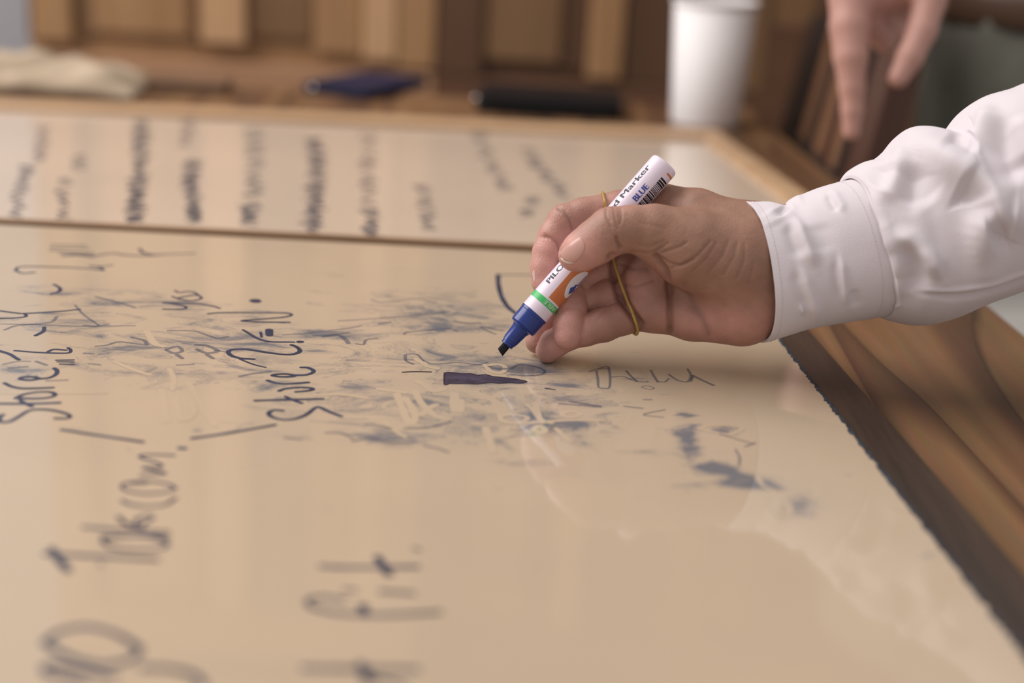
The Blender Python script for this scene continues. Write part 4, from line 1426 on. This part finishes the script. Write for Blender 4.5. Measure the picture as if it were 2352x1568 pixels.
def stitch_row(Gd, s, t0, t1, parent):
    N = grid_normals(Gd)
    ns, nt = Gd.shape[:2]
    i = int(s * (ns - 1))
    row, nr = Gd[i], N[i]
    V, Fc = [], []
    n = nt
    pts = np.vstack([row, row[:1]]); nn = np.vstack([nr, nr[:1]])
    seg = np.concatenate([[0], np.cumsum(np.linalg.norm(np.diff(pts, axis=0), axis=1))])
    L = seg[-1]
    u = 0.0
    while u < L:
        f = u / L
        if t0 <= f <= t1:
            q = [np.array([np.interp(u + d, seg, pts[:, k]) for k in range(3)]) + 0.12 * np.array([np.interp(u + d, seg, nn[:, k]) for k in range(3)]) for d in (0, 0.7, 1.4)]
            v, fc = tube(cam2world(np.array(q)), 0.00013, 5)
            b0 = len(V)
            V += list(v); Fc += [tuple(x + b0 for x in t) for t in fc]
        u += 2.2
    o = link('stitching', mesh_np('stitching', V, Fc), mat_stitch, parent)
    o['kind'] = 'stuff'
    return o


stitch_row(CG, 0.135, 0, 0.55, sleeve)
stitch_row(CG, 0.80, 0, 0.55, sleeve)

# ------------------------------------------------------------------ second hand, belt and trousers of the pointing person
DP = 1190.0
K = JD(DP)
palm2 = [[K(2010, -40, 0, 26), K(2050, -150, 8, 27), K(2090, -290, 18, 24), K(2140, -480, 30, 27)],
         [K(1950, -10, -6, 15), K(1985, -120, 0, 22)], [K(2070, -20, 10, 18), K(2080, -140, 10, 24)],
         [K(2110, -40, -4, 15), K(2090, -150, 6, 20)]]
p_index = [K(1956, -10, -6, 18), K(1952, 60, -10, 16.5), K(1954, 130, -12, 14.0), K(1957, 200, -10, 10.6), K(1957, 255, -8, 8.8), K(1956, 302, -6, 7.2)]
p_mid = [K(1990, -10, 4, 14), K(1995, 50, 10, 10.5), K(2030, 95, 26, 9), K(2046, 60, 40, 8.5), K(2040, 30, 44, 7.5)]
p_ring = [K(2030, -5, 12, 13), K(2030, 40, 22, 10), K(2056, 70, 36, 8.5), K(2066, 40, 46, 8)]
p_lit = [K(2066, -5, 20, 11), K(2066, 30, 32, 8.5), K(2082, 50, 42, 7.5), K(2088, 26, 50, 7)]
p_thumb = [K(2090, -100, -4, 18), K(2135, 0, -14, 13.5), K(2118, 70, -18, 12), K(2090, 130, -20, 11), K(2064, 178, -20, 8.4)]
hand2 = Body(palm2, [p_index, p_mid, p_ring, p_lit, {'k': 9, 'c': p_thumb}], 12, 3, 7)
V2, F2 = hand2.mesh(1.3)
pt = empty('person', (0.66, 1.66, 0))
tag(pt, 'person in grey-green trousers and brown belt pointing down beside the wooden chair', 'person')
mat_skin2 = skin_mat('pink_brown_skin', False, (0.46, 0.25, 0.205))
h2 = link('hand', mesh_np('hand', cam2world(V2), F2), mat_skin2, pt, True)
nq = [(1944, 276), (1950, 300), (1958, 306), (1966, 298), (1970, 274), (1957, 268)]


def body_tube(name, levels, mat, parent, folds=0.0, n=96, seed=1, ns=60):
    """levels: (z, cx, cy, half width, half depth)"""
    Lv = catmull(levels, ns)
    th = np.linspace(0, 2 * math.pi, n, endpoint=False)
    V = []
    for i, (z, cx, cy, a_, b3) in enumerate(Lv):
        f = 1 + folds * (0.6 * np.sin(th * 11 + z * 3 + seed) + 0.4 * np.sin(th * 23 - z * 5) + 0.5 * np.sin(th * 7 + z * 9))
        for k in range(n):
            V.append((cx + a_ * math.cos(th[k]) * f[k], cy + b3 * math.sin(th[k]) * f[k], z))
    Fc = [(i * n + k, i * n + (k + 1) % n, (i + 1) * n + (k + 1) % n, (i + 1) * n + k) for i in range(ns - 1) for k in range(n)]
    Fc.append(tuple((ns - 1) * n + k for k in range(n)))
    Fc.append(tuple(range(n))[::-1])
    return link(name, mesh_np(name, V, Fc), mat, parent, True)


mat_trous = plain('grey_green_cloth', (0.165, 0.165, 0.135), 0.85, 0.2, var=0.3, scale=9)
mat_belt = plain('brown_leather', (0.085, 0.045, 0.026), 0.5, 0.4)
mat_shirt2 = plain('greyish_shirt_cloth', (0.26, 0.24, 0.22), 0.85, 0.2, var=0.1, scale=8)
bc = on_y(2320, 120, 1.66)
BX = float(on_y(2112, 150, 1.66)[0]) + 0.185
ZB = float(on_y(2270, 32, 1.52)[2])
body_tube('trousers', [(0.02, BX, 1.66, 0.13, 0.12), (0.4, BX, 1.66, 0.15, 0.13), (0.7, BX, 1.66, 0.175, 0.145), (ZB - 0.01, BX, 1.66, 0.172, 0.13)], mat_trous, pt, 0.035)
body_tube('belt', [(ZB - 0.018, BX, 1.66, 0.176, 0.134), (ZB, BX, 1.66, 0.178, 0.136), (ZB + 0.018, BX, 1.66, 0.176, 0.134)], mat_belt, pt, 0, ns=8)
body_tube('shirt', [(ZB + 0.005, BX, 1.66, 0.170, 0.128), (ZB + 0.1, BX, 1.66, 0.185, 0.14), (ZB + 0.3, BX, 1.66, 0.20, 0.15), (ZB + 0.5, BX, 1.66, 0.21, 0.15)], mat_shirt2, pt, 0.02, seed=4)
wr = cam2world(K(2110, -380, 22, 0)[0][None])[0]
arm = catmull([wr, wr + np.array([0.08, 0.08, 0.10]), np.array([BX - 0.02, 1.55, ZB + 0.42])], 30)
av, af = tube(arm, np.linspace(0.042, 0.065, 30), 32)
link('shirt_sleeve', mesh_np('shirt_sleeve', av, af), mat_shirt2, pt, True)

# ------------------------------------------------------------------ chair to the right of the table
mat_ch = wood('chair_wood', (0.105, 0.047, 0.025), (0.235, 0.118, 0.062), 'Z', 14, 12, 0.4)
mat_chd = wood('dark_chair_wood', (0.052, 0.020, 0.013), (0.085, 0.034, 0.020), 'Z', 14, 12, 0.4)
ch = empty('chair', (0.40, 1.50, 0))
tag(ch, 'brown slatted wooden chair standing at the right side of the table', 'chair')
CXF = 0.326                                   # front face of the backrest at table height
lean = math.radians(9)
Rl = Matrix.Rotation(lean, 3, 'Y')


def ch_part(name, y0, y1, z0, z1, thick, mat, dx=0.0):
    zc = (z0 + z1) / 2
    xc = CXF + dx + math.tan(lean) * (zc - 0.75)
    return link(name, mesh_bm(name, box_bm((xc, (y0 + y1) / 2, zc), (thick, y1 - y0, (z1 - z0) / math.cos(lean)), Rl, 0.004)), mat, ch)


mat_chshade = wood('shade_gap_chair_wood', (0.010, 0.005, 0.004), (0.022, 0.011, 0.008), 'Z', 14, 12, 0.5)  # near-black tone stands in for shadow gaps round the backrest
ch_part('back_post', 1.68, 1.755, 0.44, 0.865, 0.035, mat_chshade, 0.01)  # far post coloured as the dark shadow gap beside the chair
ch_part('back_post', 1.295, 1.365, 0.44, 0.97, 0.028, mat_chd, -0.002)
for k, (y, hw_, m_) in enumerate(((1.625, 0.022, mat_ch), (1.583, 0.010, mat_chshade), (1.545, 0.020, mat_ch), (1.500, 0.010, mat_chd), (1.462, 0.018, mat_ch), (1.424, 0.011, mat_chshade), (1.392, 0.014, mat_ch))):  # narrow dark slats paint the shade lines between the brown ones
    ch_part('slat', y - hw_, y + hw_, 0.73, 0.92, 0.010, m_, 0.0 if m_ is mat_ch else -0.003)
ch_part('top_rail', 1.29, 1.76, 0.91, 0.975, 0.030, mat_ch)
ch_part('shade_gap_rail', 1.33, 1.68, 0.69, 0.738, 0.024, mat_chshade)  # dark rail added as the band of shade above the table edge
sx = CXF - 0.22
link('seat', mesh_bm('seat', box_bm((sx + 0.0, 1.51, 0.435), (0.42, 0.48, 0.035), None, 0.008)), mat_ch, ch)
for yy in (1.33, 1.735):
    for xx in (sx - 0.18, sx + 0.18):
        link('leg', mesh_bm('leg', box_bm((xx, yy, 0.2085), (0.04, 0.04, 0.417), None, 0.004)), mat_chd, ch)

# ------------------------------------------------------------------ stool right of the table
stp = CAM + ray(2400, 752) * 1.25
stl = empty('stool', (float(stp[0]), float(stp[1]), 0))
tag(stl, 'pale grey stool half hidden under the white sleeve beyond the table edge', 'stool')
mat_stool = plain('pale_grey_paint', (0.50, 0.48, 0.45), 0.5, 0.3, var=0.05, scale=20)
sz = float(stp[2])
thn = np.linspace(0, 2 * math.pi, 48, endpoint=False)
V, Fc = [], []
for r_, z_ in ((0.001, sz - 0.03), (0.150, sz - 0.03), (0.158, sz - 0.022), (0.158, sz - 0.008), (0.150, sz), (0.001, sz)):
    V += [(stp[0] + r_ * math.cos(t), stp[1] + r_ * math.sin(t), z_) for t in thn]
for i in range(5):
    Fc += [(i * 48 + k, i * 48 + (k + 1) % 48, (i + 1) * 48 + (k + 1) % 48, (i + 1) * 48 + k) for k in range(48)]
link('seat', mesh_np('seat', V, Fc), mat_stool, stl)
for a0 in (45, 135, 225, 315):
    ca_, sa_ = math.cos(math.radians(a0)), math.sin(math.radians(a0))
    v, f = tube(catmull([(stp[0] + 0.11 * ca_, stp[1] + 0.11 * sa_, sz - 0.03), (stp[0] + 0.15 * ca_, stp[1] + 0.15 * sa_, 0.004)], 6), 0.013, 12)
    link('leg', mesh_np('leg', v, f), mat_stool, stl, True)
v, f = tube(np.stack([stp[0] + 0.135 * np.cos(thn), stp[1] + 0.135 * np.sin(thn), np.full(48, 0.22)], 1), 0.007, 8, True)
link('foot_ring', mesh_np('foot_ring', v, f), mat_stool, stl, True)

# ------------------------------------------------------------------ paper cup
cb = on_z(1618, 284, TT)
cup = empty('paper_cup', tuple(map(float, cb)))
tag(cup, 'tall white paper cup standing on the far right corner of the table', 'cup')
mat_cup = plain('white_paper', (0.80, 0.775, 0.775), 0.55, 0.3, var=0.01)


def cup_lathe(prof, n=64):
    V, Fc = [], []
    for r, z in prof:
        for k in range(n):
            th = 2 * math.pi * k / n
            V.append((cb[0] + r * math.cos(th), cb[1] + r * math.sin(th), cb[2] + z))
    for i in range(len(prof) - 1):
        for k in range(n):
            l = (k + 1) % n
            Fc.append((i * n + k, i * n + l, (i + 1) * n + l, (i + 1) * n + k))
    return V, Fc


v, f = cup_lathe([(0.0005, 0.004), (0.034, 0.004), (0.0375, 0.0), (0.039, 0.0), (0.0397, 0.004), (0.0475, 0.140), (0.0468, 0.140), (0.038, 0.008), (0.0005, 0.008)])
link('cup_body', mesh_np('cup_body', v, f), mat_cup, cup, True)
th = np.linspace(0, 2 * math.pi, 64, endpoint=False)
v, f = tube(np.stack([cb[0] + 0.048 * np.cos(th), cb[1] + 0.048 * np.sin(th), np.full(64, cb[2] + 0.140)], 1), 0.0022, 10, True)
link('rolled_rim', mesh_np('rolled_rim', v, f), mat_cup, cup, True)
v, f = cup_lathe([(0.0372, 0.026), (0.0377, 0.026)])

# ------------------------------------------------------------------ phones, notebook and cloth on the far strip of the table
mat_black = plain('black_gloss', (0.008, 0.008, 0.009), 0.55, 0.2)
mat_screen = plain('black_glass', (0.006, 0.006, 0.008), 0.5, 0.15)
mat_navy = plain('navy_case', (0.012, 0.013, 0.036), 0.6, 0.2)
mat_navyscr = plain('navy_glass', (0.014, 0.015, 0.046), 0.55, 0.15)
mat_chrome = plain('chrome', (0.9, 0.9, 0.9), 0.08, 0.5, 1.0)


def phone(label, px, py, L, W, Tk, rz, mat, lens):
    c = on_z(px, py, TT)
    o = empty('phone', tuple(map(float, c)), rz)
    o['_local'] = 1
    tag(o, label, 'phone')
    bm = bmesh.new()
    R_ = 0.012
    pts = []
    for sx_, sy_, a0 in ((1, 1, 0), (-1, 1, 90), (-1, -1, 180), (1, -1, 270)):
        for k in range(7):
            t = math.radians(a0 + 15 * k)
            pts.append((sx_ * (L / 2 - R_) + R_ * math.cos(t), sy_ * (W / 2 - R_) + R_ * math.sin(t)))
    bm.free()
    b1 = prism(pts, 0.0, Tk, 0.0018)
    link('case', mesh_bm('case', b1), mat, o)
    p2 = [(x * 0.93, y * 0.90) for x, y in pts]
    link('screen', mesh_bm('screen', prism(p2, Tk + 0.0001, Tk + 0.0008)), mat_screen if mat is mat_black else mat_navyscr, o)
    link('side_button', mesh_bm('side_button', box_bm((0.02, -W / 2 - 0.0004, Tk * 0.55), (0.02, 0.0016, 0.0026), None, 0.0006)), mat, o)
    s = bmesh.new()
    bmesh.ops.create_uvsphere(s, u_segments=16, v_segments=10, radius=0.0028)
    bmesh.ops.translate(s, vec=lens, verts=s.verts)
    link('glint_bead', mesh_bm('glint_bead', s), mat_chrome, o, True)  # tiny chrome bead added to catch a glint at the phone's end
    return o


phone('black phone lying flat beside the white paper cup', 1262, 252, 0.170, 0.110, 0.020, math.radians(-2), mat_black, (-0.086, -0.036, 0.014))
phone('navy blue phone lying askew left of the black phone', 842, 206, 0.150, 0.100, 0.012, math.radians(66), mat_navy, (-0.0765, 0.030, 0.008))

mat_nb = plain('brown_leather_cover', (0.16, 0.088, 0.050), 0.6, 0.3, var=0.2, scale=30)
c = on_z(430, 205, TT)
nb = empty('notebook', tuple(map(float, c)), math.radians(4))
nb['_local'] = 1
tag(nb, 'flat brown notebook lying next to the crumpled cream cloth', 'notebook')
link('cover', mesh_bm('cover', box_bm((0, 0, 0.0015), (0.10, 0.075, 0.003), None, 0.001)), mat_nb, nb)
link('cover', mesh_bm('cover', box_bm((0, 0, 0.0125), (0.10, 0.075, 0.003), None, 0.001)), mat_nb, nb)
link('pages', mesh_bm('pages', box_bm((-0.001, 0, 0.007), (0.096, 0.070, 0.0078))), plain('brown_page_edges', (0.22, 0.14, 0.09), 0.8), nb)

# crumpled cream cloth
nx, ny = 140, 90
p0 = on_z(140, 205, TT)
X, Y = np.meshgrid(np.linspace(-0.27, 0.10, nx), np.linspace(-0.055, 0.065, ny), indexing='ij')
env = np.clip(1 - (np.maximum(X - 0.0, 0) / 0.10) ** 2.2, 0, 1) ** 0.5 * np.clip(1 - (np.abs(Y - 0.005) / 0.060) ** 2.5, 0, 1) ** 0.5
Z = 0.036 * env * (0.85 + 0.22 * np.sin(X * 42 + Y * 20) * np.cos(Y * 60 + 1) + 0.12 * np.sin(X * 95 - Y * 70)) + 0.003
cl_v = np.stack([p0[0] + X, p0[1] + Y, TT + np.maximum(Z, 0.002)], -1).reshape(-1, 3)
idx = np.arange(nx * ny).reshape(nx, ny)
fq = np.stack([idx[:-1, :-1], idx[1:, :-1], idx[1:, 1:], idx[:-1, 1:]], -1).reshape(-1, 4)
cl = link('cloth', mesh_np('cloth', cl_v, fq), plain('cream_cloth', (0.40, 0.315, 0.225), 0.85, 0.2, var=0.2, scale=20, bump=0.4, bscale=300), None, True)
md = cl.modifiers.new('thickness', 'SOLIDIFY'); md.thickness = 0.0015; md.offset = -1
tag(cl, 'crumpled cream cloth bundle at the far left end of the table', 'cloth')

# ------------------------------------------------------------------ wooden cupboard behind the table
YC = 2.35
cw = {
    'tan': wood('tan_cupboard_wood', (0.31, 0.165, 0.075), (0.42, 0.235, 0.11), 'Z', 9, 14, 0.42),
    'light': wood('lit_stripe_cupboard_wood', (0.50, 0.285, 0.145), (0.60, 0.365, 0.20), 'Z', 9, 14, 0.42),  # paler tone paints in the light caught by bevelled panel faces
    'mid': wood('brown_cupboard_wood', (0.185, 0.098, 0.046), (0.25, 0.138, 0.066), 'Z', 9, 14, 0.42),
    'dark': wood('dark_cupboard_wood', (0.092, 0.043, 0.022), (0.125, 0.062, 0.033), 'Z', 9, 14, 0.45),
    'red': wood('reddish_cupboard_wood', (0.36, 0.19, 0.10), (0.45, 0.25, 0.14), 'X', 9, 14, 0.42),
    'redd': wood('deep_reddish_cupboard_wood', (0.11, 0.050, 0.027), (0.15, 0.072, 0.038), 'X', 9, 14, 0.42),
}
xw = lambda px, py=60: float(on_y(px, py, YC)[0])
zw = lambda py, px=700: float(on_y(px, py, YC)[2])
XL, XR = xw(66), xw(2300)
ZR = zw(112)                                   # top of the bottom rail
TOP = 1.95
cab = empty('cupboard', ((XL + XR) / 2, YC, 0))
tag(cab, 'brown wooden cupboard with panelled doors behind the far end of the table', 'cupboard')


def cbox(name, x0, x1, y0, y1, z0, z1, mat, parent, bev=0.003):
    return link(name, mesh_bm(name, box_bm(((x0 + x1) / 2, (y0 + y1) / 2, (z0 + z1) / 2), (x1 - x0, y1 - y0, z1 - z0), None, bev)), mat, parent)


cbox('carcass', XL, XR, YC + 0.02, YC + 0.42, 0.0, TOP, cw['mid'], cab)
cbox('cornice', XL - 0.02, XR + 0.02, YC - 0.04, YC + 0.42, TOP, TOP + 0.06, cw['tan'], cab)
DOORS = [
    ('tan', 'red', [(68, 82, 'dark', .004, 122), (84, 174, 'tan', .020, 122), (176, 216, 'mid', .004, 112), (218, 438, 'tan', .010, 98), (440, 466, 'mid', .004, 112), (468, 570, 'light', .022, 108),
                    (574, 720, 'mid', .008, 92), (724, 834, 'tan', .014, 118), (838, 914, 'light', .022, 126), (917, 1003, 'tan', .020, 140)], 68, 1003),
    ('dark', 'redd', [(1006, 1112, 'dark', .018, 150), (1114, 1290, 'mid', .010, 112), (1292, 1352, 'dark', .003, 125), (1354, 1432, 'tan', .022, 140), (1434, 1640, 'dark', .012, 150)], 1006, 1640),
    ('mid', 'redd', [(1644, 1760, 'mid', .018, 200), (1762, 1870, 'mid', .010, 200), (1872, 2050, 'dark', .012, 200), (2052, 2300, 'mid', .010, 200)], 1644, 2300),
]
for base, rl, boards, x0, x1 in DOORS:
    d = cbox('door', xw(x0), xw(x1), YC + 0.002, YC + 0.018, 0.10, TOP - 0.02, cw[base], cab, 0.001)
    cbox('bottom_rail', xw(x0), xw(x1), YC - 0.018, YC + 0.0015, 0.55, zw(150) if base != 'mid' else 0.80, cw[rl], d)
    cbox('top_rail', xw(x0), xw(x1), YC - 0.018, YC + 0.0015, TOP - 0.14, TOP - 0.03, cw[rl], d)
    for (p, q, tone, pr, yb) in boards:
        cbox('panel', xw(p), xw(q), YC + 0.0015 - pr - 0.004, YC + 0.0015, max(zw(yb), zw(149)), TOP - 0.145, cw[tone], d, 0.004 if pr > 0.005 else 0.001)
    cbox('plinth', xw(x0), xw(x1), YC + 0.0, YC + 0.018, 0.0, 0.095, cw['dark'], cab)
